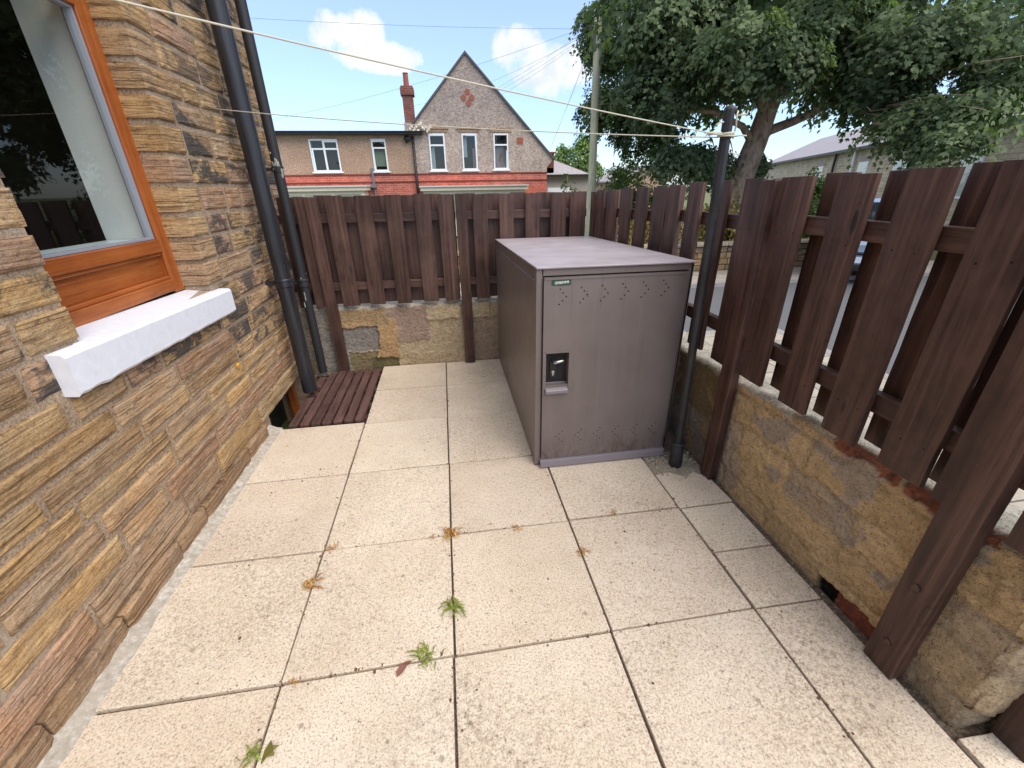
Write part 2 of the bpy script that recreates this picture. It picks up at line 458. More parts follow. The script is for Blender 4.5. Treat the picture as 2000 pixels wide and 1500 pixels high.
def brick(name, c1, c2, mortar, sx=4.4, sz=13.3, axis=0, bumpd=.01):
    b = NB(name); v = b.coord(); s = b.sep(v)
    cm = b.n.new('ShaderNodeCombineXYZ'); b.lk(s[axis], cm.inputs[0]); b.lk(s[2], cm.inputs[1])
    br = b.n.new('ShaderNodeTexBrick'); b.lk(cm.outputs[0], br.inputs['Vector'])
    br.inputs['Color1'].default_value = (*c1, 1); br.inputs['Color2'].default_value = (*c2, 1); br.inputs['Mortar'].default_value = (*mortar, 1)
    br.inputs['Scale'].default_value = 1.0; br.inputs['Brick Width'].default_value = 1 / sx; br.inputs['Row Height'].default_value = 1 / sz
    br.inputs['Mortar Size'].default_value = .007; br.inputs['Bias'].default_value = 0
    n = b.noise(v, 3, 5, .7); n2 = b.noise(v, 30, 4, .7)
    c = b.mix(b.ramp(n, [(.36, .6), (.6, 0)]), br.outputs[0], b.mix(1.0, br.outputs[0], (.5, .5, .5), 'MULTIPLY'))
    c = b.mix(b.ramp(n2, [(.58, 0), (.76, .5)]), c, b.mix(1.0, c, (1.5, 1.5, 1.5), 'MULTIPLY'))
    h = b.math('SUBTRACT', b.math('MULTIPLY', n2, .4), br.outputs['Fac'])
    return b.out(c, .9, b.bump(h, .6, bumpd), spec=.25)


M_BRICK = brick('red_brick', (.56, .10, .065), (.66, .16, .10), (.52, .36, .30))
M_CHIM = brick('chimney_brick', (.27, .095, .07), (.20, .07, .055), (.26, .20, .17))
M_STONEFAR = brick('coursed_grey_stone', (.64, .54, .40), (.52, .44, .32), (.34, .28, .21), 3.0, 8.5, 1, .03)
M_COURSE = plain('dark_brick_course', (.17, .04, .03), .9, 0, .3, 20)
b = NB('roof_slate'); v = b.coord()
n = b.noise(v, 14, 4, .7); n2 = b.noise(v, .9, 4, .6)
M_SLATE = b.out(b.mix(b.ramp(n2, [(.4, .5), (.6, 0)]), b.ramp(n, [(.3, (.20, .175, .18)), (.7, (.42, .37, .385))]), (.30, .25, .24)), .6, b.bump(n, .5, .02))
M_GUTTER = plain('black_gutter', (.012, .012, .014), .5)
M_CREAM = plain('cream_flat_roof_edge', (.74, .66, .52), .8, 0, .3, 5)
M_TERRA = plain('terracotta', (.36, .11, .07), .9, 0, .3, 12)
M_RENDER = plain('pinkish_grey_render', (.42, .36, .32), .95, 0, .3, 9)
M_TARMAC = plain('tarmac', (.13, .13, .132), .95, 0, .3, 25)
M_KERB = plain('kerb_stone', (.32, .29, .26), .9, 0, .3, 9)
b = NB('block_paving'); v = b.coord()
br = b.n.new('ShaderNodeTexBrick'); b.lk(v, br.inputs['Vector'])
br.inputs['Color1'].default_value = (.40, .345, .275, 1); br.inputs['Color2'].default_value = (.33, .285, .23, 1); br.inputs['Mortar'].default_value = (.12, .10, .08, 1)
br.inputs['Scale'].default_value = 1; br.inputs['Brick Width'].default_value = .60; br.inputs['Row Height'].default_value = .30; br.inputs['Mortar Size'].default_value = .008
n = b.noise(v, 20, 5, .7)
M_PAVE = b.out(b.mix(b.ramp(n, [(.4, .4), (.6, 0)]), br.outputs[0], b.mix(1.0, br.outputs[0], (.6, .6, .6), 'MULTIPLY')), .9, b.bump(br.outputs['Fac'], -.5, .01))
b = NB('rough_grass_ground'); v = b.coord(); n = b.noise(v, 3, 6, .7); n2 = b.noise(v, 40, 4, .7)
M_GRASS = b.out(b.mix(b.ramp(n2, [(.4, .5), (.6, 0)]), b.ramp(n, [(.35, (.10, .13, .035)), (.65, (.20, .19, .075))]), (.05, .06, .02)), .95, b.bump(n2, .8, .03))
M_OLDWALL = None

# ---- plants
def leafmat(name, a, c_, trans=.35, rough=.55, spec=.25):
    b = NB(name); rnd = b.attr('rnd', 'Fac')
    col = b.ramp(rnd, [(0, a), (1, c_)])
    p = b.n.new('ShaderNodeBsdfPrincipled'); b.lk(col, p.inputs['Base Color']); p.inputs['Roughness'].default_value = rough
    p.inputs['Specular IOR Level'].default_value = spec
    t = b.n.new('ShaderNodeBsdfTranslucent'); b.lk(b.mix(1.0, col, (1.1, 1.5, .55), 'MULTIPLY'), t.inputs[0])
    m = b.n.new('ShaderNodeMixShader'); m.inputs[0].default_value = trans
    o = b.n.new('ShaderNodeOutputMaterial')
    b.t.links.new(p.outputs[0], m.inputs[1]); b.t.links.new(t.outputs[0], m.inputs[2]); b.t.links.new(m.outputs[0], o.inputs[0])
    return b.m


M_LEAF = leafmat('sycamore_leaf', (.044, .070, .038), (.195, .240, .120), .36, .62, .12)
M_LEAFLIGHT = leafmat('light_green_leaf', (.085, .15, .035), (.22, .30, .085))
M_HEDGE = leafmat('hedge_leaf', (.035, .065, .015), (.10, .15, .035))
M_DRY = leafmat('dry_ochre_leaf', (.20, .13, .04), (.42, .31, .11))
M_WEED = leafmat('weed_leaf', (.12, .17, .02), (.32, .34, .07), .3)
M_STRAW = leafmat('withered_weed', (.30, .12, .035), (.58, .36, .12), .2, .7)
M_DEADLEAF = plain('dead_leaf_brown', (.22, .085, .06), .7, 0, .4, 40)
b = NB('sycamore_bark'); v = b.coord(); n = b.noise(b.map(v, (9, 9, 4)), 1.0, 6, .7, .5)
M_BARK = b.out(b.ramp(n, [(.32, (.13, .085, .058)), (.5, (.32, .225, .16)), (.7, (.46, .35, .265))]), .9, b.bump(n, .7, .03))
M_ROPE = plain('cream_rope', (.62, .58, .46), .8, 0, .3, 300)
M_WIRE = plain('black_wire', (.16, .17, .19), .6)
M_YELLOW = plain('orange_yellow_shell', (.75, .36, .02), .45, 0, .3, 300)
M_PEBBLE = plain('pebble_grit', (.40, .34, .26), .9, 0, .35, 60)

# ================================================================== GROUND
G = -.30
m = MB(); m.add([(-220, -120, G - .06), (260, -120, G - .06), (260, 400, G - .06), (-220, 400, G - .06)], [(0, 1, 2, 3)])
tag(m.build('ground', M_GRASS), kind='structure')
m = MB(); m.add([(-60, 3.9, G - .02), (60, 3.9, G - .02), (60, 6.75, G - .02), (-60, 6.75, G - .02)], [(0, 1, 2, 3)])
m.add([(4.6, -40, G - .02), (14.5, -40, G - .02), (14.5, 3.9, G - .02), (4.6, 3.9, G - .02)], [(0, 1, 2, 3)])
tag(m.build('road', M_TARMAC), kind='structure')
m = MB(); m.box(1.74, 4.45, -40, 4.0, G - .05, G); m.box(-60, 1.735, 3.16, 4.0, G - .05, G)
m.box(-60, 60, 6.90, 7.95, G - .05, G + .06)
tag(m.build('pavement', M_PAVE), kind='structure')
m = MB(); m.box(4.452, 4.60, -40, 4.15, G - .05, G + .004); m.box(-60, 4.45, 4.003, 4.15, G - .05, G + .004); m.box(-60, 60, 6.75, 6.898, G - .05, G + .064)
tag(m.build('kerb', M_KERB, bevel=.012), kind='structure')

# patio: bedding + individually laid slabs
m = MB()
m.box(-1.30, -.601, -4, 1.83, -.28, -.016); m.box(-.60, 1.545, -4, 2.93, -.28, -.016); m.box(1.546, 2.32, -1.62, -.44, -.28, -.018)
tag(m.build('patio_bed', M_JOINT), kind='structure')
m = MB()
def slab(x0, x1, y0, y1, g=.0045, poly=None):
    r = random.random()
    dz = [random.uniform(-.0028, .0028) for _ in range(4)]
    P = poly or [(x0 + g, y0 + g), (x1 - g, y0 + g), (x1 - g, y1 - g), (x0 + g, y1 - g)]
    P = [(x + random.uniform(-.003, .002), y + random.uniform(-.003, .002)) for x, y in P]
    n = len(P)
    v = [(x, y, -.05) for x, y in P] + [(x, y, dz[i % 4]) for i, (x, y) in enumerate(P)]
    f = [tuple(range(n))[::-1], tuple(range(n, 2 * n))] + [(i, (i + 1) % n, n + (i + 1) % n, n + i) for i in range(n)]
    m.add(v, f, None, r)
xs = [-1.193, -.6, 0, .6, 1.2]
for i in range(4):
    ys = [-4.2 + .6 * k for k in range(8)] + [.6, 1.2, 1.83 if i == 0 else 1.805] + ([] if i == 0 else [2.365, 2.905])
    ys = sorted(set(round(y, 3) for y in ys))
    for a, c_ in zip(ys, ys[1:]):
        slab(xs[i], xs[i + 1], a, c_)
for a, c_ in ((-3.9, -2.6), (-2.6, -1.3), (-1.3, -.005), (-.005, .285), (.285, .59)):
    slab(1.2, 1.505, a, c_)
slab(0, 0, 0, 0, poly=[(1.205, .594), (1.505, .594), (1.50, .80), (1.44, .865), (1.36, .84), (1.29, .885), (1.205, .875)])
slab(0, 0, 0, 0, poly=[(1.515, -1.6), (2.3, -1.6), (2.3, -.50), (1.9, -.49), (1.62, -.505), (1.515, -.50)])
tag(m.build('patio', M_SLAB, bevel=.003), kind='structure')
# rubble-filled patch by the clothes pole
m = MB()
m.box(1.203, 1.515, .80, 1.10, -.03, -.007)
for i in range(260):
    x = random.uniform(1.21, 1.51); y = random.uniform(.86, 1.06); r = random.uniform(.004, .014)
    m.blob((x, y, -.008 + r * .3), (r, r * random.uniform(.6, 1), r * .7), 6, 4, .5, i, random.random())
for i in range(90):
    x = random.choice([random.gauss(1.49, .012), random.gauss(1.39, .05)]); y = random.uniform(-.4, .9) if x > 1.46 else random.uniform(.8, 1.0); r = random.uniform(.002, .006)
    m.blob((x, y, .001), (r, r, r * .6), 5, 4, .5, i, random.random())
tag(m.build('gravel', M_PEBBLE, smooth=True), 'loose grit and broken mortar around the clothes pole base', 'gravel', kind='stuff')
# pale mortar fillet along the house wall
m = MB(); N = 260
V = []; F = []
for i in range(N + 1):
    y = -2.6 + (1.84 + 2.6) * i / N
    w = .018 * fbm(y * 3, 1, 0) + (.010 * noise.noise(Vector((y * 16, 2, 0))))
    xo = -1.186 + w * .5 + .006
    V += [(-1.262, y, .040 + .010 * fbm(y * 9, 3, 1)), (-1.222 + w * .7, y, .016 + .006 * fbm(y * 14, 4, 1)), (xo, y, .0035 + .002 * noise.noise(Vector((y * 40, 0, 0)))), (xo + .004, y, -.01)]
for i in range(N):
    for k in range(3):
        a = i * 4 + k; F.append((a, a + 1, a + 5, a + 4))
m.add(V, F)
b = NB('pale_cement_fillet'); v = b.coord(); n = b.noise(v, 40, 6, .7); n2 = b.noise(v, 6, 4, .6)
M_FILLET = b.out(b.mix(b.ramp(n2, [(.4, 0), (.6, .5)]), b.ramp(n, [(.3, (.26, .22, .17)), (.55, (.46, .41, .345)), (.72, (.68, .65, .59))]), (.34, .285, .22)), .9, b.bump(n, .9, .006))
tag(m.build('mortar_strip', M_FILLET, smooth=True), kind='structure')

# ================================================================== STONE HOUSE (left)
house = thing('stone_house', 'sandstone block house wall with orange framed window and white sill', 'house', (-1.3, 0, 0))
XW = -1.262                       # mortar face
WIN = (.685, 1.625, 1.045, 2.64)  # y0 y1 z0 z1
CEL = (1.87, 2.62, -.40, .105)
YE = 3.22
ZT = 3.30  # unseen wall top, lowered to let more sky light in
rs = random.Random(5)


def stone_face(m, y0, y1, z0, z1, depth=.05, tone=None, prot=None, soot=None, res=(.020, .0095)):
    """one roughly dressed block: displaced front grid + side skirt"""
    r = rs.random() if soot is None else soot
    base = tone or rs.choice([(.44, .295, .135), (.42, .285, .14), (.40, .26, .12), (.44, .30, .16), (.40, .25, .16), (.36, .225, .145), (.42, .275, .15), (.33, .22, .12), (.40, .28, .175), (.34, .24, .155)])
    k = rs.uniform(.98, 1.30); gy = sum(base) / 3; base = tuple((x * .86 + gy * .14) * k for x in base)
    pr = rs.uniform(.001, .007) if prot is None else prot
    nu = max(4, int((y1 - y0) / res[0])); nv = max(5, int((z1 - z0) / res[1]))
    s = rs.uniform(0, 99)
    tilt = rs.uniform(-.05, .05)
    V = []; F = []
    for i in range(-1, nu + 2):
        for j in range(-1, nv + 2):
            u = min(max(i / nu, 0), 1); w = min(max(j / nv, 0), 1)
            y = y0 + (y1 - y0) * u; z = z0 + (z1 - z0) * w
            e = .003 * noise.noise(Vector((y * 18 + s, z * 18, 1))) + .002 * noise.noise(Vector((y * 60 + s, z * 60, 4)))
            if u in (0, 1): y += e
            if w in (0, 1): z += .0045 * noise.noise(Vector((y * 7 + s, 7, w * 5))) + .003 * noise.noise(Vector((y * 45, s, w * 5)))
            skirt = i < 0 or j < 0 or i > nu or j > nv
            if skirt:
                V.append((XW - depth, y, z)); continue
            du = min(u, 1 - u) * (y1 - y0); dw = min(w, 1 - w) * (z1 - z0)
            edge = min(1, min(du, dw) / .007)
            ridge = .0020 * noise.noise(Vector((y * 6 + s, (z + y * tilt) * 90, s))) + .0050 * fbm(y * 8 + s, z * 11, s, 5) + .0014 * noise.noise(Vector((y * 60, z * 95, s)))
            h = max(.0012, pr + .0065 + ridge * (.45 + .55 * edge)) - .006 * (1 - edge) ** 2
            V.append((XW + h, y, z))
    n2 = nv + 3
    for i in range(nu + 2):
        for j in range(nv + 2):
            a = i * n2 + j
            F.append((a, a + n2, a + n2 + 1, a + 1))
    m.add(V, F, None, r, base)


m = MB()
z = -.36
course = 0
while z < ZT:
    h = rs.uniform(.078, .106) if z < .9 else rs.uniform(.092, .128)
    mo = rs.uniform(.021, .030)
    if z < .10 < z + h + .06: h = .100 - z - .0; mo = .010
    elif abs(z - .110) < .004: h = .128; mo = .020
    spans = [(-2.6, YE)]
    def cut(sp, a, c_):
        o = []
        for p, q in sp:
            if q <= a or p >= c_: o.append((p, q))
            else:
                if p < a: o.append((p, a))
                if q > c_: o.append((c_, q))
        return o
    zt = z + h
    if zt > WIN[2] + .005 and z < WIN[3] - .01: spans = cut(spans, WIN[0], WIN[1])
    if z < CEL[3] + .02: spans = cut(spans, CEL[0], CEL[1])
    if zt > .085 and z < .255: spans = cut(spans, 1.745, 2.76)
    if zt > WIN[3] - .02 and z < WIN[3] + .24: spans = cut(spans, WIN[0] - .2, WIN[1] + .2)
    for p, q in spans:
        y = p
        while q - y > .02:
            L = rs.uniform(.24, .60) if z < .9 else rs.uniform(.17, .46)
            atjamb = abs(y - WIN[1]) < 1e-3 and WIN[2] < z + h * .5 < WIN[3]
            if atjamb: L = rs.choice([.20, .21, .33]) if course % 2 else .19
            if q - y - L < .13: L = q - y
            y1 = y + L
            ja = abs(y1 - WIN[0]) < 1e-3 or atjamb
            endj = abs(y1 - q) < 1e-3
            # keep clear of window sill
            zz0, zz1 = z, zt
            dep = .14 if ja else .045
            g0 = 0 if atjamb else mo * .5
            g1 = 0 if (ja and not atjamb) or (endj and q == YE) else mo * .5
            soot = rs.random() if z > .75 else rs.random() * .55
            if z > .55 and y > 1.55 and rs.random() < .62: soot = rs.uniform(.66, 1)
            if atjamb: soot = rs.uniform(0, .5); L = min(L, .24)
            cx = (.89 < zz1 and zz0 < 1.05 and y1 > .53 and y < 1.74)
            if y1 - y > .06 and not cx:
                stone_face(m, y + g0, y1 - g1, zz0, zz1, dep, (.30, .20, .125) if zz0 < .03 else None, .026 if zz0 < .03 else None, soot)
            elif cx:
                # stones meeting the projecting sill: keep only what is clear of it
                if y < .49: stone_face(m, y + g0, min(y1, .53) - .004, zz0, zz1, dep, None, None, soot)
                if y1 > 1.78: stone_face(m, max(y, 1.735), y1 - g1, zz0, zz1, dep, None, None, soot)
                if zz0 < .865: stone_face(m, max(y, .525) + g0, min(y1, 1.74) - g1, zz0, .90, dep, None, .006, soot)
            y = y1
    z = zt + mo
    course += 1
wallstones = m
# the return (end) face of the house, plain blocks
m2 = MB()
def rect_yz(m, x, y0, y1, z0, z1):
    m.add([(x, y0, z0), (x, y1, z0), (x, y1, z1), (x, y0, z1)], [(0, 1, 2, 3)])
# mortar plane with openings
ysp = [-2.6, WIN[0] - .010, WIN[1] + .010, CEL[0], CEL[1], YE]
for a, c_ in zip(ysp, ysp[1:]):
    zs = [(-.4, ZT)]
    if abs(a - WIN[0]) < .02: zs = [(-.4, WIN[2]), (WIN[3], ZT)]
    if (a, c_) == (CEL[0], CEL[1]): zs = [(CEL[3], ZT)]
    for p, q in zs: rect_yz(m2, XW, a, c_, p, q)
# reveals (mortar backing)
def q4(m, *P): m.add(P, [(0, 1, 2, 3)])
for y, s_ in ((WIN[0] - .010, 1), (WIN[1] + .010, -1)):
    q4(m2, (XW, y, WIN[2]), (XW - .3, y, WIN[2]), (XW - .3, y, WIN[3]), (XW, y, WIN[3]))
q4(m2, (XW, WIN[0], WIN[3]), (XW, WIN[1], WIN[3]), (XW - .3, WIN[1], WIN[3]), (XW - .3, WIN[0], WIN[3]))
q4(m2, (XW, WIN[0], WIN[2]), (XW - .3, WIN[0], WIN[2]), (XW - .3, WIN[1], WIN[2]), (XW, WIN[1], WIN[2]))
for y in (CEL[0], CEL[1]):
    q4(m2, (XW, y, CEL[2]), (XW - .2, y, CEL[2]), (XW - .2, y, CEL[3]), (XW, y, CEL[3]))
q4(m2, (XW, CEL[0], CEL[3]), (XW - .2, CEL[0], CEL[3]), (XW - .2, CEL[1], CEL[3]), (XW, CEL[1], CEL[3]))
q4(m2, (XW, YE, -.4), (XW, YE, ZT), (-7, YE, ZT), (-7, YE, -.4))
wall = wallstones.build('wall', M_STONE, house, smooth=False)
m2.build('pointing', M_MORTAR, wall)
rf = MB(); rf.prism([(-7.3, -2.9, ZT + .005), (-1.12, -2.9, ZT + .005), (-1.10, -2.9, ZT + .08), (-4.2, -2.9, ZT + 1.35)], (0, 6.25, 0))
rf.build('roof', M_SLATE, house)  # unseen roof, shaped low so sky light reaches the right fence
# lintels
m = MB(); stone_face(m, WIN[0] - .19, WIN[1] + .19, WIN[3] + .004, WIN[3] + .215, .14, (.36, .26, .14), .012, .2)
m.build('lintel', M_STONE, house)
m = MB(); stone_face(m, 1.75, 2.75, CEL[3] + .004, .238, .12, (.47, .34, .19), .010, .1)
m.build('lintel', M_STONE, house)
# sill
def sill():
    m = MB(); N = 70
    V = []; F = []
    for i in range(N + 1):
        k = i / N; y = .525 + (1.742 - .525) * k
        lug = (y < .66 or y > 1.64)
        e = .0012 * fbm(y * 9, 0, 3); e2 = .007 * fbm(y * 14, 5, 3) * (1.2 if y < .70 else .5)
        zf = 1.064 - .034 * k; zb0 = .912 - .022 * k; xf = -1.204
        xb = -1.268 if lug else -1.39
        zb = zf + .004 if lug else zf + .020
        V += [(XW - .05, y, zb0 + .006), (xf - .014 + e, y, zb0 + e2), (xf - .002 + e, y, zb0 + .012 + e2), (xf + e, y, zf - .012 + e), (xf - .010 + e, y, zf + e), (xb, y, zb)]
    for i in range(N):
        for q in range(5):
            a = i * 6 + q; F.append((a, a + 6, a + 7, a + 1))
    F += [tuple(range(6)), tuple(range(N * 6, N * 6 + 6))[::-1]]
    m.add(V, F)
    return m.build('sill', M_SILL, house)
sill()
# window
wn = thing('window', None, None, (0, 0, 0)); wn.parent = house; wn.matrix_parent_inverse = Matrix.Translation(house.location).inverted()
XF = -1.385
y0, y1, z0, z1 = WIN
m = MB()
def fr(ya, yb, za, zb, xf=XF, d=.06): m.board(((xf - d / 2), (ya + yb) / 2, za), ((xf - d / 2), (ya + yb) / 2, zb), (0, yb - ya, 0), (d, 0, 0), 2, 0)
def frh(ya, yb, za, zb, xf=XF, d=.06): m.board(((xf - d / 2), ya, (za + zb) / 2), ((xf - d / 2), yb, (za + zb) / 2), (0, 0, zb - za), (d, 0, 0), 2, 0)
fr(y0 - .02, y0 + .072, 1.06, z1); fr(y1 - .085, y1 + .012, 1.06, z1)
frh(y0 + .073, y1 - .086, 1.072, 1.132, XF + .004); frh(y0 + .073, y1 - .086, 1.272, 1.334, XF + .006); frh(y0 + .073, y1 - .086, 2.275, 2.345, XF + .004); frh(y0 + .073, y1 - .086, z1 - .07, z1 - .002)
frh(y0 + .073, y1 - .086, 1.132, 1.150, XF - .006, .04); frh(y0 + .073, y1 - .086, 1.254, 1.2715, XF - .006, .04)
m.build('frame', M_FRAME, wn, bevel=.004)
m = MB(); m.board((XF - .035, y0 + .073, 1.202), (XF - .035, y1 - .086, 1.202), (0, 0, .104), (.02, 0, 0), 2, 0)
m.build('panel', M_FRAME, wn, bevel=.003)
m = MB(); ya, yb, za, zb = y0 + .073, y1 - .087, 1.336, 2.273
for (p, q, r_, s_) in ((ya, ya + .010, za, zb), (yb - .014, yb, za, zb), (ya + .011, yb - .015, za, za + .010), (ya + .011, yb - .015, zb - .010, zb)):
    m.box(XF - .045, XF - .012, p, q, r_, s_)
m.build('glazing_bead', M_GASKET, wn)
m = MB(); rect_yz(m, XF - .03, ya + .008, yb - .012, za + .008, zb - .008); rect_yz(m, XF - .03, ya, yb, 2.344, z1 - .068)
m.build('pane', M_GLASS, wn)
m = MB()
m.box(-1.64, XF - .062, yb + .03, yb + .06, 1.30, z1); m.build('inner_reveal', M_PLASTER, wn)
m = MB(); m.box(-1.64, XF - .062, ya - .06, ya - .03, 1.30, z1); m.build('inner_reveal', M_PLASTER, wn)
m = MB(); m.box(-1.63, XF - .0625, ya - .025, yb + .025, 1.315, 1.336)
m.build('window_board', M_BOARDWHITE, wn, bevel=.004)
m = MB()
X0, X1, Y0, Y1, Z0, Z1 = -5.2, -1.65, -1.8, 3.0, -.3, 2.75
q4(m, (X0, Y0, Z0), (X0, Y1, Z0), (X0, Y1, Z1), (X0, Y0, Z1)); q4(m, (X0, Y1, Z0), (X1, Y1, Z0), (X1, Y1, Z1), (X0, Y1, Z1))
[m.box(a, c_, Y0 - .02, Y0, e, f_) for a, c_, e, f_ in ((X0, -4.6, Z0, Z1), (-4.6, X1, Z0, .85), (-4.6, X1, 2.35, Z1))]; q4(m, (X0, Y0, Z0), (X1, Y0, Z0), (X1, Y1, Z0), (X0, Y1, Z0))  # open band in unseen side wall, added to let daylight onto the reveal
q4(m, (X0, Y0, Z1), (X1, Y0, Z1), (X1, Y1, Z1), (X0, Y1, Z1))
for a, c_, e, f_ in ((Y0, ya - .06, Z0, Z1), (yb + .06, Y1, Z0, Z1), (ya - .06, yb + .06, Z0, 1.30), (ya - .06, yb + .06, z1, Z1)): rect_yz(m, X1, a, c_, e, f_)
m.build('interior', M_ROOM, house)
m = MB(); m.box(-2.5, -2.42, yb + .22, yb + .40, Z0 + .01, 2.6); m.box(-2.5, -2.42, ya - .6, yb + .21, 2.2, 2.34)
m.build('door_frame', M_CURTAIN, house)
# cellar window in the light well
m = MB(); m.board((-1.355, 1.93, -.38), (-1.355, 1.93, .10), (0, .06, 0), (.05, 0, 0), 2, 0); m.board((-1.355, 2.58, -.38), (-1.355, 2.58, .10), (0, .06, 0), (.05, 0, 0), 2, 0)
m.board((-1.355, 1.965, .075), (-1.355, 2.545, .075), (0, 0, .05), (.05, 0, 0), 2, 0)
cw = m.build('cellar_window', M_FRAME, house, bevel=.003)
m = MB(); rect_yz(m, -1.368, 1.962, 2.548, -.38, .048); m.build('pane', M_FARGLASS, cw)
m = MB(); rect_yz(m, -1.50, 1.8, 2.7, -.4, .2); m.build('backing', M_BLACK, cw)
# drainpipes
def pipe(x, y, r, coll, mat, ztop=3.30, z0=.03, flakes=False):
    m = MB(); m.tube([(x, y, z0)] + [(x, y, z0 + (ztop - z0) * k / 6) for k in range(1, 7)], r, 28)
    if flakes:
        for i in range(26):
            zc = random.choice([random.gauss(1.70, .05), random.gauss(.80, .07)]); a = random.uniform(-2.2, .9); n0 = len(m.f)
            m.blob((x + (r + .0008) * math.cos(a), y + (r + .0008) * math.sin(a), zc), (.006, .006, random.uniform(.008, .03)), 6, 4, .6, i)
            m.mi[n0:] = [1] * (len(m.f) - n0)
    o = m.build('drainpipe', [mat, M_PAINTFLAKE], house, smooth=True)
    e = o.modifiers.new('es', 'EDGE_SPLIT'); e.split_angle = R(50)
    for zc, hc, k in coll:
        m = MB(); m.tube([(x, y, zc - hc), (x, y, zc - hc + .004), (x, y, zc + hc - .008), (x, y, zc + hc)], [r + .004, r + .0075 * k, r + .0075 * k, r + .003], 28)
        m.tube([(x, y, zc + hc * .3), (x, y, zc + hc * .3 + .012)], r + .011 * k, 28)
        m.box(XW - .01, x - r * .7, y - .016, y + .016, zc - .012, zc + .012)
        o2 = m.build('collar', mat, o, smooth=True); e = o2.modifiers.new('es', 'EDGE_SPLIT'); e.split_angle = R(40)
    return o
pipe(-1.135, 2.405, .056, [(.93, .030, 1), (2.95, .03, 1)], M_PIPE)
pipe(-1.125, 2.80, .036, [(.85, .035, 1), (1.70, .02, .6), (3.0, .03, 1)], M_PIPEDULL, flakes=True)

# timber duckboard over the light well
gr = thing('timber_grating', 'reddish brown slatted duckboard beside the house drainpipes', 'grating', (-.88, 2.34, 0))
xw = np.linspace(-1.148, -.607, 8)
for i in range(7):
    m = MB(); a, c_ = xw[i] + .0085, xw[i + 1] - .0085
    s0 = 1.838 + random.uniform(0, .008); s1 = 2.84 - random.uniform(0, .03)
    if i == 0:
        for (p, q) in ((s0, 2.30), (2.50, 2.72)): m.board(((a + c_) / 2, p, .003), ((a + c_) / 2, q, .003), (c_ - a, 0, 0), (0, 0, -.022), 6, .001)
    else: m.board(((a + c_) / 2, s0, .003), ((a + c_) / 2, s1, .003), (c_ - a, 0, 0), (0, 0, -.022), 8, .0012)
    m.build('slat', M_GRATE, gr, bevel=.003)
for y in (1.93, 2.14, 2.42, 2.74):
    m = MB(); m.board((-1.15, y, -.031), (-.607, y, -.031), (0, .055, 0), (0, 0, -.04), 3, .001); m.build('batten', M_GRATE, gr)
m = MB(); m.box(-1.262, -.605, 1.835, 2.93, -.50, -.44)
tag(m.build('light_well', M_JOINT), kind='structure')
m = MB()
for i in range(130):
    r = random.uniform(.012, .04)
    m.blob((random.uniform(-1.24, -.62), random.uniform(1.85, 2.88), -.43 + random.uniform(0, .30)), (r, r, r * .7), 6, 4, .5, i, random.random())
tag(m.build('rubble', M_PEBBLE, smooth=True), 'dusty rubble in the light well under the slatted duckboard', 'rubble', kind='stuff')

# ================================================================== GARDEN WALLS
def wall_sheet(name, U0, U1, Z1f, place, classify, label, step=.009, thick=.2, seed=0):
    nu = int((U1 - U0) / step); nv = int(.66 / step)
    V = []; F = []; C = []
    for i in range(nu + 1):
        u = U0 + (U1 - U0) * i / nu; zt = Z1f(u)
        for j in range(nv + 1):
            z = -.06 + (zt + .06) * j / nv
            ju = u + .022 * fbm(u * 7, z * 7, seed) + .008 * noise.noise(Vector((u * 40, z * 40, seed)))
            jz = z + .020 * fbm(u * 7, z * 7, seed + 9) + .008 * noise.noise(Vector((u * 40, z * 40, seed + 5)))
            c, h = classify(ju, jz)
            h += .006 * fbm(u * 4, z * 6, seed + 3) + .005 * noise.noise(Vector((u * 45, z * 60, seed))) + .002 * noise.noise(Vector((u * 150, z * 150, seed)))
            top = (zt - z); h -= .016 * max(0, 1 - top / .02) ** 2
            V.append(place(u, z, h)); C.append(c)
        for dz_, dt in ((.004, .04), (.006, thick * .6), (0, thick)):
            zz = zt + dz_ + .008 * noise.noise(Vector((u * 15, dt * 30, seed)))
            V.append(place(u, zz, -dt)); C.append((.40, .37, .31))
        V.append(place(u, G - .05, -thick)); C.append((.3, .25, .18))
    n2 = nv + 1 + 4
    for i in range(nu):
        for j in range(n2 - 1):
            a = i * n2 + j; F.append((a, a + n2, a + n2 + 1, a + 1))
    m = MB(); m.add(V, F, None, 0.0, C)
    return m


OCH = (.40, .26, .11); ORG = (.44, .285, .145); GRY = (.19, .17, .15); MAU = (.25, .18, .14); CRM = (.52, .42, .275); TAN = (.46, .365, .24); MOS = (.15, .125, .06); PAL = (.46, .42, .35)
def back_cls(x, z):
    if z > .572 + .014 * noise.noise(Vector((x * 9, 0, 0))): return PAL, .006
    for (a, c_, p, q, col, h) in (
        (-1.04, -.50, .40, .58, (.50, .33, .18) if z < .455 and -.98 < x < -.62 else (.38, .265, .145), .010), (-1.03, -.60, .165, .405, (.255, .23, .205), -.006),
        (-.62, -.43, .085, .47, ORG, .014), (-.51, -.135, .24, .58, (.34, .25, .195), .006), (-.39, .17, .43, .58, CRM, .012),
        (-.89, -.46, -.1, .155, MOS if z < .1 and x > -.7 else (.24, .185, .10), -.008), (.25, .46, .43, .58, CRM, .01), (.25, .9, -.1, .43, (.36, .275, .20), .004)):
        if a < x < c_ and p < z < q:
            e = min(x - a, c_ - x, z - p, q - z)
            if col == ORG and e > .0: pass
            return col, h
    if abs(x + .475) < .016 and .02 < z < .085: return (.01, .008, .006), -.03
    if x < -1.03: return (.30, .265, .22), 0
    if z < .12 and x > -.47: return (.45, .35, .225), .006
    if x < -.86: return (.28, .245, .205), 0
    return TAN, 0


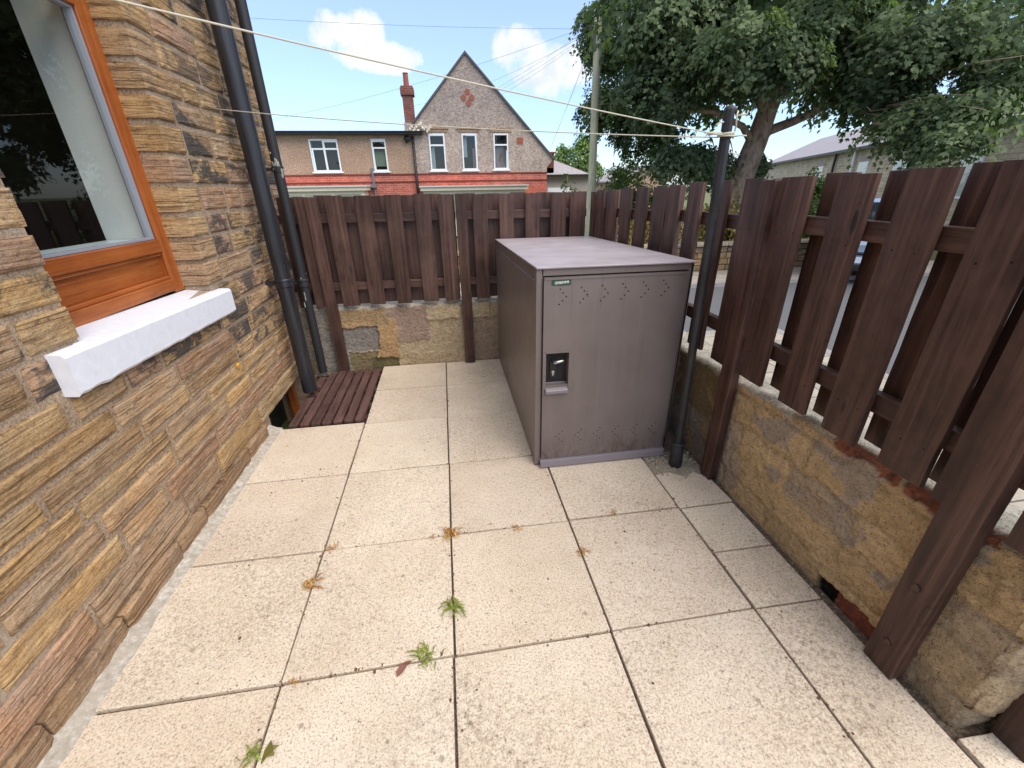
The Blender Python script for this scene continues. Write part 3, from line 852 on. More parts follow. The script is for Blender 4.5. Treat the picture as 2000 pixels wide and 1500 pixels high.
bw = wall_sheet('w', -1.262, 1.56, lambda u: .592 + .004 * math.sin(u * 4), lambda u, z, h: (u, 2.915 - h, z), back_cls, '', seed=2, step=.008)
tag(bw.build('garden_wall', M_RUBBLE, smooth=True), 'low rendered stone wall below the back fence, patched ochre and grey', 'wall', 'low stone garden walls')
_c = {}
def right_cls(u, z):
    y = -u
    y2 = y
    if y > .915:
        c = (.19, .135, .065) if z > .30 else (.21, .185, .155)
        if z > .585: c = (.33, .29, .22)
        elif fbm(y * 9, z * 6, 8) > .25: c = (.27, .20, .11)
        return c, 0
    if z < .055 + .02 * noise.noise(Vector((y * 12, 0, 0))) and -.24 < y < -.02: return (.26, .085, .055), -.012
    if z < .05 and -.02 < y < .06: return (.012, .009, .008), -.03
    rb = z > .600 + .045 * fbm(y * 6, 0, 3) and -.34 < y < .36 and fbm(y * 5 + 3, 2, 1) > -.05
    if rb: return (.27, .10, .06) if noise.noise(Vector((y * 30, z * 30, 0))) > -.15 else (.14, .06, .04), -.008
    if y > .42 and z > .60: return (.46, .42, .35), .006
    if z > .62: return (.36, .29, .2), .004
    row = int((z + 3) / .155); off = (row * .37) % 1
    q = int((y + 5 + off) / .34)
    k = noise.noise(Vector((row * 5.3, q * 7.7, 2.2)))
    ez = abs(((z + 3) / .155) % 1 - .5) * .155; ey = abs(((y + 5 + off) / .34) % 1 - .5) * .34
    e = max(0, (ez - .062) / .0155, (ey - .155) / .015)
    c = (.53, .385, .215) if k > .1 else ((.48, .345, .19) if k > -.2 else (.41, .315, .21))
    if fbm(y * 3.1, z * 4.3, 6) > .25: c = (.37, .30, .23)
    if y < -.33 and z < .3: c = (.42, .32, .20) if k > 0 else (.34, .27, .18)
    if e > .2 and fbm(y * 3, z * 3, 1) > -.2: return tuple(x * .84 for x in c), -.0045
    return c, 0


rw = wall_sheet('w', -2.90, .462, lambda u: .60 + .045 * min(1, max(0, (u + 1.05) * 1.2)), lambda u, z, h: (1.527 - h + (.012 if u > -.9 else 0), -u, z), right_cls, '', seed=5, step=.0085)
# rounded end of the wall towards the gate
V = []; F = []; C = []
for i in range(13):
    a = min(1, i / 10) * math.pi / 2
    for j in range(60):
        z = -.06 + .70 * j / 59
        uu = .462 + .04 * math.sin(a)
        c, h = right_cls(uu + .01 * noise.noise(Vector((i, z * 20, 0))), z)
        n_ = .014 * fbm(i * .35, z * 9, 4) + .004 * noise.noise(Vector((i * .9, z * 60, 1)))
        xx = 1.539 + .07 * (1 - math.cos(a)) + n_ * math.cos(a) - h * math.cos(a) + (.06 * (i - 10) if i > 10 else 0)
        V.append((xx, -.460 - .04 * math.sin(a) - n_ * math.sin(a) + (.02 if z < .09 else 0), z)); C.append(c)
for i in range(12):
    for j in range(59): a = i * 60 + j; F.append((a, a + 60, a + 61, a + 1))
F.append(tuple(i * 60 + 59 for i in range(13)) + (13 * 60,)); V.append((1.73, -.462, .64)); C.append(C[-1])
rw.add(V, F, None, 0.0, C)
tag(rw.build('garden_wall', M_RUBBLE, smooth=True), 'long low ochre stone wall with exposed red brick under the right fence', 'wall', 'low stone garden walls')

# ================================================================== BACK FENCE
fz = thing('timber_fence', 'dark brown hit and miss board fence across the back wall', 'fence', (0, 2.87, 0), 'dark stained board fences')
TOPB = 1.508; BOTB = .618; NAILZ = (1.35, .80)
def bay(parent, fronts, backs, rail_pts, nrm, dirv, top, bot, name='board_panel'):
    """fronts/backs: (centre along dirv, width); origin O + dirv*s; nrm = into the patio"""
    O, dv, nv_ = rail_pts
    dv = Vector(dv); nv_ = Vector(nv_); O = Vector(O)
    for lst, off, nm in ((fronts, 0.0, 'front_boards'), (backs, -.078, 'rear_boards')):
        if not lst: continue
        m = MB()
        for it in lst:
            s, w = it[0], it[1]
            dz = random.uniform(-.006, .006); db = random.uniform(-.006, .006)
            t_ = top(s) if callable(top) else top; b_ = bot(s) if callable(bot) else bot
            if len(it) > 2: t_ += it[2]
            c = O + dv * s + nv_ * (off + random.uniform(-.0015, .0015))
            tw = dv * w + nv_ * random.uniform(-.003, .003)
            if off == 0.0:
                for zr in NAILZ:
                    for sx_ in (-.28, .24):
                        pn = c + dv * (w * sx_ + random.uniform(-.006, .006)) + nv_ * .0092 + Vector((0, 0, zr + random.uniform(-.012, .012)))
                        m.tube([pn, pn + nv_ * .0012], .0034, 8, mi=1)
            m.board(c + Vector((0, 0, b_ + db)) + dv * random.uniform(-.002, .002), c + Vector((0, 0, t_ + dz)), tw, nv_ * .019, 8, .0013, cut=random.uniform(-.0035, .0035))
        o = m.build(name, [M_FENCE, M_BLACK], parent, bevel=.0025)


def rail(parent, a, c_, z, nrm, h=.068, d=.042):
    m = MB(); m.board(Vector(a) + Vector((0, 0, z)), Vector(c_) + Vector((0, 0, z)), (0, 0, h), Vector(nrm) * d, 10, .001)
    return m.build('rail', M_FENCE, parent, bevel=.003)


def post(parent, c, w, d, z0, z1, bolts=()):
    m = MB(); m.board((*c, z0), (*c, z1), w, d, 10, .0015)
    o = m.build('post', M_FENCE, parent, bevel=.004)
    for (p, nrm) in bolts:
        m = MB(); p = Vector(p); nrm = Vector(nrm)
        m.tube([p - nrm * .004, p + nrm * .003, p + nrm * .006, p + nrm * .0075], [.013, .013, .010, .003], 14)
        m.build('bolt', M_FENCE, o, smooth=True)
    return o


fr_ = [(-1.175, .075), (-1.038, .088), (-.781, .138), (-.552, .132), (-.317, .127), (-.08, .133), (.110, .128)]
bk_ = [(-1.10, .14), (-.88, .135), (-.665, .138), (-.435, .135), (-.198, .135), (.012, .13), (.16, .05)]
bay(fz, fr_, bk_, ((0, 2.872, 0), (1, 0, 0), (0, -1, 0)), None, None, TOPB, BOTB)
fr2 = [(.398, .125), (.622, .122), (.853, .128), (1.083, .135), (1.258, .14)]
bk2 = [(.315, .10), (.51, .135), (.735, .13), (.965, .13), (1.17, .13)]
bay(fz, fr2, bk2, ((0, 2.872, 0), (1, 0, 0), (0, -1, 0)), None, None, TOPB, BOTB)
for x0_, x1_ in ((-1.24, .186), (.192, 1.345)):
    rail(fz, (x0_, 2.911, 0), (x1_, 2.911, 0), 1.338, (0, 1, 0)); rail(fz, (x0_, 2.911, 0), (x1_, 2.911, 0), .783, (0, 1, 0))
post(fz, (-.953, 2.866), (.094, 0, 0), (0, .05, 0), .004, TOPB - .004)
post(fz, (.238, 2.866), (.092, 0, 0), (0, .05, 0), .002, TOPB + .002)
# ================================================================== RIGHT FENCE
fz2 = thing('timber_fence', 'dark brown gappy board fence along the right side wall', 'fence', (1.5, .9, 0), 'dark stained board fences')
topr = lambda y: 1.552 + .037 * min(1, max(-.4, (1.5 - y) / 1.5))
botr = lambda y: .672
F1 = [(.409, .142), (.168, .145), (-.07, .146), (-.245, .14), (-.425, .12)]
B1 = [(.560, .14), (.300, .143), (.060, .143), (-.177, .143), (-.395, .13)]
F1.insert(0, (.683, .165)); F1.insert(0, (.935, .13))
bay(fz2, F1, B1 + [(.86, .13), (1.03, .13)], ((1.505, 0, 0), (0, 1, 0), (-1, 0, 0)), None, None, topr, botr)
F2 = [(1.18, .14), (1.42, .148), (1.655, .15)]
bay(fz2, F2, [], ((1.505, 0, 0), (0, 1, 0), (-1, 0, 0)), None, None, topr, botr)
e0 = Vector((1.505, 1.74, 0)); e1 = Vector((1.372, 2.86, 0)); dv = (e1 - e0).normalized(); nv = Vector((-dv.y, dv.x, 0)); nv = nv if nv.x < 0 else -nv
F3 = [(.085, .15, -.012), (.30, .14), (.52, .14), (.745, .14), (.945, .14), (1.075, .09)]
B3 = [(.0, .10), (.19, .12), (.41, .09), (.635, .09), (.85, .14), (1.03, .14)]
bay(fz2, F3, B3, (e0, dv, nv), None, None, lambda s: 1.545 - .035 * s, lambda s: .66)
for a, c_ in (((1.546, -.52), (1.546, .78)), ((1.546, .79), (1.546, 1.76))):
    rail(fz2, (*a, 0), (*c_, 0), 1.393 if a[1] < 0 else 1.375, (1, 0, 0)); rail(fz2, (*a, 0), (*c_, 0), .845, (1, 0, 0))
rail(fz2, e0 - nv * .041, e1 - nv * .041, 1.355, nv); rail(fz2, e0 - nv * .041, e1 - nv * .041, .82, nv)
post(fz2, (1.500, .822), (0, .088, 0), (.05, 0, 0), .0, 1.562)
post(fz2, (1.497, -.272), (0, .102, 0), (.056, 0, 0), .0, 1.60, [((1.467, -.268, .385), (-1, 0, 0)), ((1.467, -.270, .125), (-1, 0, 0))])
gp = thing('gate_post', 'short dark timber post at the front end of the right wall', 'post', (1.682, -.54, 0))
m = MB(); m.board((1.682, -.540, -.02), (1.682, -.540, 1.5), (.09, 0, 0), (0, .09, 0), 6, .0015); m.build('post', M_FENCE, gp, bevel=.004)
tag(gp.children[0]); 

# ================================================================== METAL STORAGE BOX
cab = thing('storage_locker', 'mauve brown metal storage locker with perforated door and recessed handle', 'locker', (.94, 1.95, 0))
CX0, CX1, CY0, CY1 = .525, 1.357, 1.085, 2.845
zf, zb = 1.190, 1.142
def cz(y): return zf + (zb - zf) * (y - CY0) / (CY1 - CY0)
m = MB()   # shell: sides, back
m.prism([(CX0 - .005, CY0 + .056, .02), (CX0 - .005, CY1, .02), (CX0 - .005, CY1, cz(CY1) - .075), (CX0 - .005, CY0 + .056, cz(CY0) - .075)], (.016, 0, 0))
m.prism([(CX1, CY0, .02), (CX1, CY1, .02), (CX1, CY1, cz(CY1) - .012), (CX1, CY0, cz(CY0) - .012)], (-.012, 0, 0))
m.box(CX0 + .013, CX1 - .013, CY1 - .012, CY1 - .001, .02, zb - .012)
m.build('side_panel', M_CAB, cab, bevel=.002)
m = MB()   # upper side band + front frame
m.prism([(CX0 + .003, CY0 + .055, cz(CY0) - .090), (CX0 + .003, CY1 - .002, cz(CY1) - .090), (CX0 + .003, CY1 - .002, cz(CY1) - .011), (CX0 + .003, CY0 + .055, cz(CY0) - .013)], (.006, 0, 0))
m.box(CX0 - .006, CX0 + .024, CY0, CY0 + .054, .004, zf - .013)
m.box(CX0 + .0245, CX0 + .028, CY0 + .002, CY0 + .05, .004, 1.15)
m.box(CX1 - .024, CX1 + .003, CY0, CY0 + .054, .004, zf - .012)
m.box(CX0 + .029, CX1 - .025, CY0, CY0 + .054, zf - .045, zf - .012)
m.build('frame', M_CAB, cab, bevel=.003)
m = MB()
m.prism([(CX0 - .008, CY0 - .012, zf - .010), (CX0 - .008, CY1 + .006, zb - .010), (CX0 - .008, CY1 + .006, zb), (CX0 - .008, CY0 - .012, zf)], (CX1 - CX0 + .018, 0, 0))
m.build('lid', M_LID, cab, bevel=.003)
m = MB(); m.box(CX0 + .03, CX1 - .026, CY0 + .03, CY0 + .05, .03, zf - .046); m.build('door_recess', M_CABDARK, cab)
# door with a real rectangular opening for the handle pocket
DX0, DX1, DZ0, DZ1, DY = .556, 1.326, .055, 1.138, 1.070
HX0, HX1, HZ0, HZ1 = .574, .700, .545, .735
m = MB()
for (a, c_, p, q) in ((DX0, HX0, DZ0, DZ1), (HX1, DX1, DZ0, DZ1), (HX0, HX1, DZ0, HZ0), (HX0, HX1, HZ1, DZ1)):
    m.add([(a, DY, p), (c_, DY, p), (c_, DY, q), (a, DY, q)], [(0, 1, 2, 3)])
for (a, c_, p, q) in ((DX0, DX0, DZ0, DZ1), (DX1, DX1, DZ0, DZ1)):
    m.add([(a, DY, p), (a, DY + .03, p), (a, DY + .03, q), (a, DY, q)], [(0, 1, 2, 3)])
for zz in (DZ0, DZ1): m.add([(DX0, DY, zz), (DX1, DY, zz), (DX1, DY + .03, zz), (DX0, DY + .03, zz)], [(0, 1, 2, 3)])
pd = .048
P = [(HX0, HZ0), (HX1, HZ0), (HX1, HZ1), (HX0, HZ1)]
for i in range(4):
    (a, p), (c_, q) = P[i], P[(i + 1) % 4]
    m.add([(a, DY, p), (c_, DY, q), (c_, DY + pd, q), (a, DY + pd, p)], [(0, 1, 2, 3)])
m.add([(HX0, DY + pd, HZ0), (HX1, DY + pd, HZ0), (HX1, DY + pd, HZ1), (HX0, DY + pd, HZ1)], [(0, 1, 2, 3)])
m.box(DX0 + .004, DX1 - .004, DY - .0035, DY - .0005, DZ1 - .010, DZ1 - .001)
# pressed flange round the pocket
for (a, c_, p, q) in ((HX0 - .018, HX0 - .001, HZ0 - .02, HZ1 + .004), (HX1 + .001, HX1 + .020, HZ0 - .018, HZ1 + .004), (HX0 - .001, HX1 + .001, HZ1 + .001, HZ1 + .012)):
    m.box(a, c_, DY - .004, DY - .0005, p, q)
DOOR = m
m = DOOR
def hole(x, z, r=.0042): m.tube([(x, DY - .0006, z), (x, DY + .0002, z)], r, 10, mi=1)
for k in range(6):
    x = .640 + .1105 * k; z = 1.04 + .004 * k
    for dx, dz in ((0, .039), (.016, .020), (.032, 0), (.014, -.020), (-.004, -.039)): hole(x + dx, z + dz)
    x = .662 + .116 * k; z = .205 - .001 * k
    for dx, dz in ((.018, .036), (.0, .018), (-.018, 0), (0, -.018), (.018, -.036)): hole(x + dx, z + dz, .0036)
for x, z in ((.783, 1.060), (.788, 1.046), (.786, 1.034)): hole(x, z, .0025)
door = m.build('door', [M_CAB, M_BLACK], cab)
m = MB(); m.prism([(HX0 - .003, DY + .040, HZ0 + .004), (HX0 - .003, DY - .020, HZ0 - .026), (HX0 - .003, DY - .020, HZ0 - .046), (HX0 - .003, DY - .002, HZ0 - .052)], (HX1 - HX0 + .002, 0, 0))
m.build('pocket_lip', M_CABLIP, door, bevel=.003)
m = MB()
hy = DY + pd - .004
m.prism([(.604, hy, .575), (.640, hy, .575), (.640, hy, .665), (.632, hy, .685), (.612, hy, .685), (.604, hy, .665)], (0, -.008, 0))
hd = m.build('handle', M_BLACKPL, door, bevel=.002)
m = MB(); m.tube([(.622, hy - .008, .672), (.622, hy - .028, .674), (.626, hy - .036, .677), (.640, hy - .038, .680), (.668, hy - .037, .684), (.677, hy - .034, .681)], [.009, .009, .0095, .0085, .008, .006], 12)
m.build('lever', M_CHROME, hd, smooth=True)
m = MB(); m.tube([(.622, hy - .008, .612), (.622, hy - .014, .612)], .0085, 16); m.box(.6175, .6265, hy - .012, hy - .0082, .590, .606)
m.build('lock_cylinder', M_CHROME, hd, smooth=False)
m = MB()
pts = []
for i in range(28):
    a = 2 * math.pi * i / 28
    px = math.copysign(abs(math.cos(a)) ** .35, math.cos(a)) * .052; pz = math.copysign(abs(math.sin(a)) ** .5, math.sin(a)) * .0165
    pts.append((.645 + px + random.uniform(-.0015, .0015), DY - .0009, 1.113 + pz + random.uniform(-.0012, .0012)))
m.prism(pts, (0, .0007, 0))
st = m.build('sticker', M_LABELGREEN, door)
m = MB()   # worn, illegible lettering
lx = .612
for i in range(7):
    w = random.uniform(.009, .012); hh = random.uniform(.010, .015); zc = 1.111 + .0007 * i
    k = i % 4
    arcs = {0: [(1, .6), (.5, 1), (0, .5), (.5, 0), (1, .3)], 1: [(0, 1), (0, 0), (.5, .7), (1, .9), (1, 0)], 2: [(.1, .9), (.9, .8), (1, 0), (.2, .1), (.1, .5), (1, .5)], 3: [(1, .9), (.2, .9), (.3, .5), (.9, .4), (.8, 0), (0, .1)]}[k]
    m.tube([(lx + a * w * .8, DY - .0012, zc - hh / 2 + c_ * hh) for a, c_ in arcs], .0017, 5)
    lx += w
m.build('lettering', M_LABELWHITE, st)
m = MB(); m.prism([(CX0 + .022, CY0 + .02, .056), (CX0 + .022, 1.052, .052), (CX0 + .022, 1.044, .008), (CX0 + .022, CY0 + .02, .004)], (CX1 - CX0 - .040, 0, 0))
m.build('bottom_lip', M_CABLIP, cab, bevel=.003)
for z in (1.06, .07):
    m = MB(); m.tube([(CX0 + .002, CY0 + .085, z), (CX0 - .004, CY0 + .085, z)], .006, 10); m.build('screw', M_CHROME, cab, smooth=True)

# ================================================================== CLOTHES POLE AND LINES
pol = thing('clothes_pole', 'dark weathered square clothes pole standing beside the metal locker', 'pole', (1.362, .953, 0))
A = Vector((1.366, .953, -.01)); Bp = Vector((1.322, .950, 1.835))
m = MB()
N = 14; V = []; F = []
for i in range(N + 1):
    k = i / N; c = A.lerp(Bp, k); r = .0235
    for q in range(8):
        a = R(22.5 + 45 * q + 12); rr = r * (1.0 if True else 1)
        V.append(c + Vector((math.cos(a) * rr * 1.02, math.sin(a) * rr * 1.02, 0)))
for i in range(N):
    for q in range(8): a = i * 8 + q; c_ = i * 8 + (q + 1) % 8; F.append((a, c_, c_ + 8, a + 8))
F.append(tuple(range(N * 8, N * 8 + 8)))
m.add(V, F)
pm = m.build('pole', M_POLE, pol, bevel=.002)
m = MB(); m.tube([A, A.lerp(Bp, .01), A.lerp(Bp, .085), A.lerp(Bp, .09)], [.036, .039, .037, .033], 18); m.tube([A.lerp(Bp, .088), A.lerp(Bp, .0915)], .040, 18)
m.build('socket', M_POLE, pol, smooth=True)
m = MB(); T = Bp
m.tube([T + Vector((-.020, 0, -.004)), T + Vector((0, -.002, .0)), T + Vector((.024, -.004, -.006)), T + Vector((.036, -.004, -.016))], [.012, .018, .012, .003], 8)
m.build('cap', M_POLE, pol, smooth=True)
def rope(name, pts, r, parent=None): 
    m = MB(); m.tube(pts, r, 7); return m.build(name, M_ROPE, parent, smooth=True)
K = A.lerp(Bp, .945)
def ring(m, c, r, turns, rr=.004):
    m.tube([c + Vector((math.cos(t) * r, math.sin(t) * r, .007 * math.sin(t * .37) + .002 * t / 3)) for t in [i * .4 for i in range(int(turns * 16))]], rr, 6)
m = MB(); ring(m, K, .031, 3, .0042)
m.tube([K + Vector((.03, -.015, .0)), K + Vector((.055, -.02, .004)), K + Vector((.085, -.02, .002))], .003, 6)
m.tube([K + Vector((-.03, -.01, .012)), K + Vector((-.062, -.012, .014)), K + Vector((-.09, -.01, .010))], .007, 6)
m.tube([T + Vector((.034, -.01, -.008)), T + Vector((.022, -.025, -.022)), T + Vector((.024, -.026, -.05)), T + Vector((.030, -.02, -.062)), T + Vector((.028, -.016, -.11)), K + Vector((.026, -.02, .01))], .0036, 6)
m.tube([T + Vector((.026, -.022, -.026)), T + Vector((.05, -.028, -.022)), T + Vector((.066, -.028, -.021)), T + Vector((.068, -.028, -.008))], .0032, 6)
m.tube([T + Vector((-.028, -.016, -.048)), T + Vector((-.046, -.02, -.050)), T + Vector((-.066, -.022, -.060))], .003, 6)
m.tube([K + Vector((.028, -.01, -.06)), K + Vector((.05, -.014, -.066)), K + Vector((.075, -.014, -.070))], .002, 6)
m.build('rope_tie', M_ROPE, pol, smooth=True)
def line(name, a, c_, sag, r, mat, label, cat, group=None, n=24):
    a = Vector(a); c_ = Vector(c_)
    m = MB(); m.tube([a.lerp(c_, k / n) - Vector((0, 0, sag * 4 * (k / n) * (1 - k / n))) for k in range(n + 1)], r, 6)
    return tag(m.build(name, mat, None, smooth=True), label, cat, group)
line('clothes_line', K + Vector((-.025, -.02, .004)), (-1.255, -.005, 2.005), .018, .0023, M_ROPE, 'cream clothes line slanting overhead from the pole to upper left', 'clothes line', 'cream clothes lines')
line('clothes_line', K + Vector((-.02, .02, .0)), (-1.245, 2.266, 2.010), .022, .0024, M_ROPE, 'cream clothes line running level to the house wall beyond the window', 'clothes line', 'cream clothes lines')
for y, z in ((-.005, 2.005), (2.266, 2.010)):
    m = MB(); m.tube([(XW - .02, y, z + .002), (-1.247, y, z + .004), (-1.238, y, z + .014), (-1.230, y, z + .004), (-1.238, y, z - .007), (-1.246, y, z - .002)], .0028, 6)
    m.build('line_hook', M_CHROME, house, smooth=True)

# ================================================================== FAR HOUSE
fh = thing('gabled_house', 'pebbledash house with steep gable and red brick band beyond fence', 'house', (0, 19, G))
FY = 19.0
def pane_window(px0, px1, z0, z1, panes, inner, y=FY, name='window', parent=fh):
    """panes: list of (x0,x1,z0,z1) in fractions"""
    m = MB(); t = .055
    W, H = px1 - px0, z1 - z0
    cuts = []
    m.box(px0, px0 + t, y - .03, y + .05, z0, z1); m.box(px1 - t, px1, y - .03, y + .05, z0, z1)
    m.box(px0 + t + .001, px1 - t - .001, y - .03, y + .05, z0, z0 + t); m.box(px0 + t + .001, px1 - t - .001, y - .03, y + .05, z1 - t, z1)
    for kind, pos, a, c_ in panes:
        if kind == 'v': x = px0 + W * pos; m.box(x - .035, x + .035, y - .035, y + .05, z0 + t + .001 + (H - 2 * t) * a, z0 + t - .001 + (H - 2 * t) * c_)
        else: zz = z0 + H * pos; m.box(px0 + t + .001 + (W - 2 * t) * a, px0 + t - .001 + (W - 2 * t) * c_, y - .033, y + .05, zz - .03, zz + .03)
    m.box(px0 - .06, px1 + .06, y - .07, y - .0, z0 - .06, z0 - .002)
    w = m.build(name, M_PVC, parent, bevel=.006)
    m = MB(); q4(m, (px0 + t, y + .01, z0 + t), (px1 - t, y + .01, z0 + t), (px1 - t, y + .01, z1 - t), (px0 + t, y + .01, z1 - t)); m.build('pane', M_FARGLASS, w)
    m = MB(); m.add([(px0 + t, y + .22, z0 + t), (px1 - t, y + .22, z0 + t), (px1 - t, y + .22, z1 - t), (px0 + t, y + .22, z1 - t)], [(0, 1, 2, 3)])
    m.build('backing', M_DARKROOM, w)
    for (a, c_, p, q, mat) in inner:
        m = MB(); n = 10
        for k in range(n):
            x = px0 + t + (W - 2 * t) * (a + (c_ - a) * (k + .5) / n)
            m.tube([(x, y + .12, z0 + t + (H - 2 * t) * p), (x, y + .12, z0 + t + (H - 2 * t) * q)], (W - 2 * t) * (c_ - a) / n * .62, 6)
        m.build('curtain', mat, w)
    return w


# walls with openings: built as strips around the windows
def facade(name, mat, x0, x1, z0, z1, holes, topfn=None, y=FY):
    m = MB()
    xs_ = sorted({x0, x1, *[h[0] for h in holes], *[h[1] for h in holes]})
    for a, c_ in zip(xs_, xs_[1:]):
        hs = [h for h in holes if h[0] <= a + 1e-6 and h[1] >= c_ - 1e-6]
        segs = [(z0, None)]
        if hs: segs = [(z0, hs[0][2]), (hs[0][3], None)]
        for p, q in segs:
            if q is None:
                if topfn:
                    xx = [a] + [k for k in topfn[1] if a < k < c_] + [c_]
                    for u, w_ in zip(xx, xx[1:]):
                        m.prism([(u, y, p), (w_, y, p), (w_, y, max(p + .002, topfn[0](w_))), (u, y, max(p + .002, topfn[0](u)))], (0, .25, 0))
                    continue
                q = z1
            m.box(a, c_, y, y + .25, p, q)
    return m.build(name, mat, fh)


W1 = (-4.93, -3.85, 2.235, 3.385); W2 = (-2.56, -1.99, 2.23, 3.39)
G1 = (-.27, .37, 2.235, 3.56); G2 = (1.06, 1.68, 2.24, 3.56); G3 = (2.37, 2.99, 2.25, 3.56)
facade('rendered_wall', M_DASHTAN, -10.5, -.84, 2.135, 3.52, [W1, W2])
AX, AZ = 1.375, 6.19
def gtop(x):
    if x < AX: return 3.84 + (AZ - 3.84) * (x + .84) / (AX + .84)
    return AZ + (2.60 - AZ) * (x - AX) / (4.93 - AX)
facade('gable_wall', M_DASH, -.838, 4.66, 2.135, 3.9, [G1, G2, G3], (gtop, (AX, 3.0)), y=FY - .03)
m = MB(); m.prism([(4.665, FY - .03, 2.30), (4.93, FY - .03, 2.62), (4.665, FY - .03, 2.865)], (0, .25, 0)); m.build('kneeler', M_DASH, fh)
m = MB(); m.box(-10.5, -.84, FY - .01, FY + .24, G, 2.13); m.box(-.838, 4.66, FY - .045, FY + .24, G, 2.13)
br_ = m.build('brick_base', M_BRICK, fh)
m = MB()
for z in (2.075, 1.80):
    m.box(-10.5, -.84, FY - .035, FY - .012, z, z + .045); m.box(-.838, 4.67, FY - .07, FY - .047, z, z + .045)
m.build('string_course', M_COURSE, br_)
m = MB(); m.box(-10.6, -.50, FY - .28, FY + .1, 3.525, 3.60); m.prism([(-10.6, FY - .32, 3.60), (-10.6, FY - .18, 3.50), (-10.6, FY - .17, 3.63), (-10.6, FY - .33, 3.63)], (10.12, 0, 0))
m.build('gutter', M_GUTTER, fh)
m = MB(); m.prism([(-10.6, FY - .2, 3.635), (-10.6, FY + 8.2, 3.635), (-10.6, FY + 4, 4.1)], (9.75, 0, 0)); m.build('roof', M_SLATE, fh)
m = MB()
m.prism([(-.86, FY - .10, 3.845), (AX, FY - .10, 6.20), (AX, FY - .10, 6.30), (-.95, FY - .10, 3.85)], (0, 8, 0)); m.prism([(AX, FY - .10, 6.20), (4.95, FY - .10, 2.59), (5.01, FY - .10, 2.63), (AX, FY - .10, 6.29)], (0, 8, 0))
m.build('roof', plain('dark_roof_edge', (.10, .095, .10), .8, 0, .3, 3), fh)
m = MB(); m.box(-10.5, 4.65, FY + .26, FY + 8, G, 2.1); m.build('rear_body', M_RENDER, fh)
pane_window(*W1, [('v', .5, 0, 1), ('h', .70, 0, 1), ('h', .93, .52, 1)], [])
pane_window(*W2, [('h', .72, 0, 1), ('h', .93, 0, 1)], [(.02, .98, .12, .70, M_BLIND)])
pane_window(*G1, [('h', .69, 0, 1)], [(.02, .28, 0, .66, M_CURTBLUE)], y=FY - .03)
pane_window(*G2, [], [(.0, .30, .35, 1, M_CURTBLUE), (.75, 1, 0, .62, M_CURTPINK)], y=FY - .03)
pane_window(*G3, [('h', .69, 0, 1)], [(.05, .95, .0, .66, M_CURTPINK)], y=FY - .03)
for g in (G1, G2, G3):
    m = MB(); m.box(g[0] - .14, g[1] + .14, FY - .055, FY - .032, g[3] + .06, g[3] + .19); m.box(g[0] - .20, g[1] + .20, FY - .09, FY - .056, g[3] + .165, g[3] + .22); m.build('window_head', M_DASHTAN, fh)
for cx_, cz_ in ((1.40, 4.99), (1.24, 4.80), (1.56, 4.80), (1.43, 4.61)):
    m = MB(); m.tube([(cx_, FY - .028, cz_), (cx_, FY - .05, cz_)], .105, 14); m.build('brick_roundel', M_TERRA, fh)
m = MB(); m.box(3.36, 3.62, FY - .045, FY - .028, 3.18, 3.42); m.build('air_brick', M_TERRA, fh)
# chimney
m = MB(); m.box(-1.20, -.78, FY + .9, FY + 1.4, 3.6, 5.02)
ch = m.build('chimney', M_CHIM, fh)
m = MB(); m.box(-1.26, -.72, FY + .84, FY + 1.46, 5.02, 5.27); m.box(-1.23, -.75, FY + .88, FY + 1.42, 5.272, 5.33); m.build('cap', M_CHIM, ch)
m = MB(); m.tube([(-1.0, FY + 1.15, 5.30), (-1.0, FY + 1.15, 5.75), (-1.0, FY + 1.15, 5.80)], [.115, .10, .12], 14); m.build('pot', M_TERRA, ch)
m = MB(); m.box(-1.245, -.735, FY + .89, FY + 1.41, 3.6, 4.05); m.build('base', M_DASH, ch)
for i in range(5):
    pass
m = MB()
for i in range(14): m.blob((-.95 + .06 * i, FY - .16, 3.70 + .08 * math.sin(i * 2.1) + (.12 if i in (6, 7, 8) else 0)), (.06, .05, .07), 6, 5, .5, i)
m.build('leadwork', M_CREAM, fh, smooth=True)
m = MB(); m.box(4.78, 5.10, FY + .5, FY + .9, 2.1, 2.86); m.box(4.68, 5.10, FY + .5, FY + .9, 2.1, 2.30)
ch2 = m.build('chimney', M_CHIM, fh); m = MB(); m.box(4.72, 5.16, FY + .45, FY + .95, 2.861, 2.93); m.build('cap', M_CHIM, ch2)
m = MB(); m.tube([(-.90, FY - .12, 3.46), (-.90, FY - .12, G)], .05, 10); m.tube([(-.95, FY - .14, 3.40), (-1.12, FY - .14, 3.36), (-1.16, FY - .10, 3.25)], .05, 8); m.tube([(-1.13, FY - .16, 3.38), (-1.13, FY - .10, 3.38)], .12, 12)
m.build('downpipe', M_GUTTER, fh, smooth=True)
m = MB(); m.tube([(-2.66, FY - .08, 2.35), (-2.62, FY - .08, G)], .045, 10); m.box(-2.80, -2.55, FY - .2, FY - .02, 1.62, 1.74); m.build('downpipe', plain('grey_downpipe', (.17, .17, .2), .5), fh)
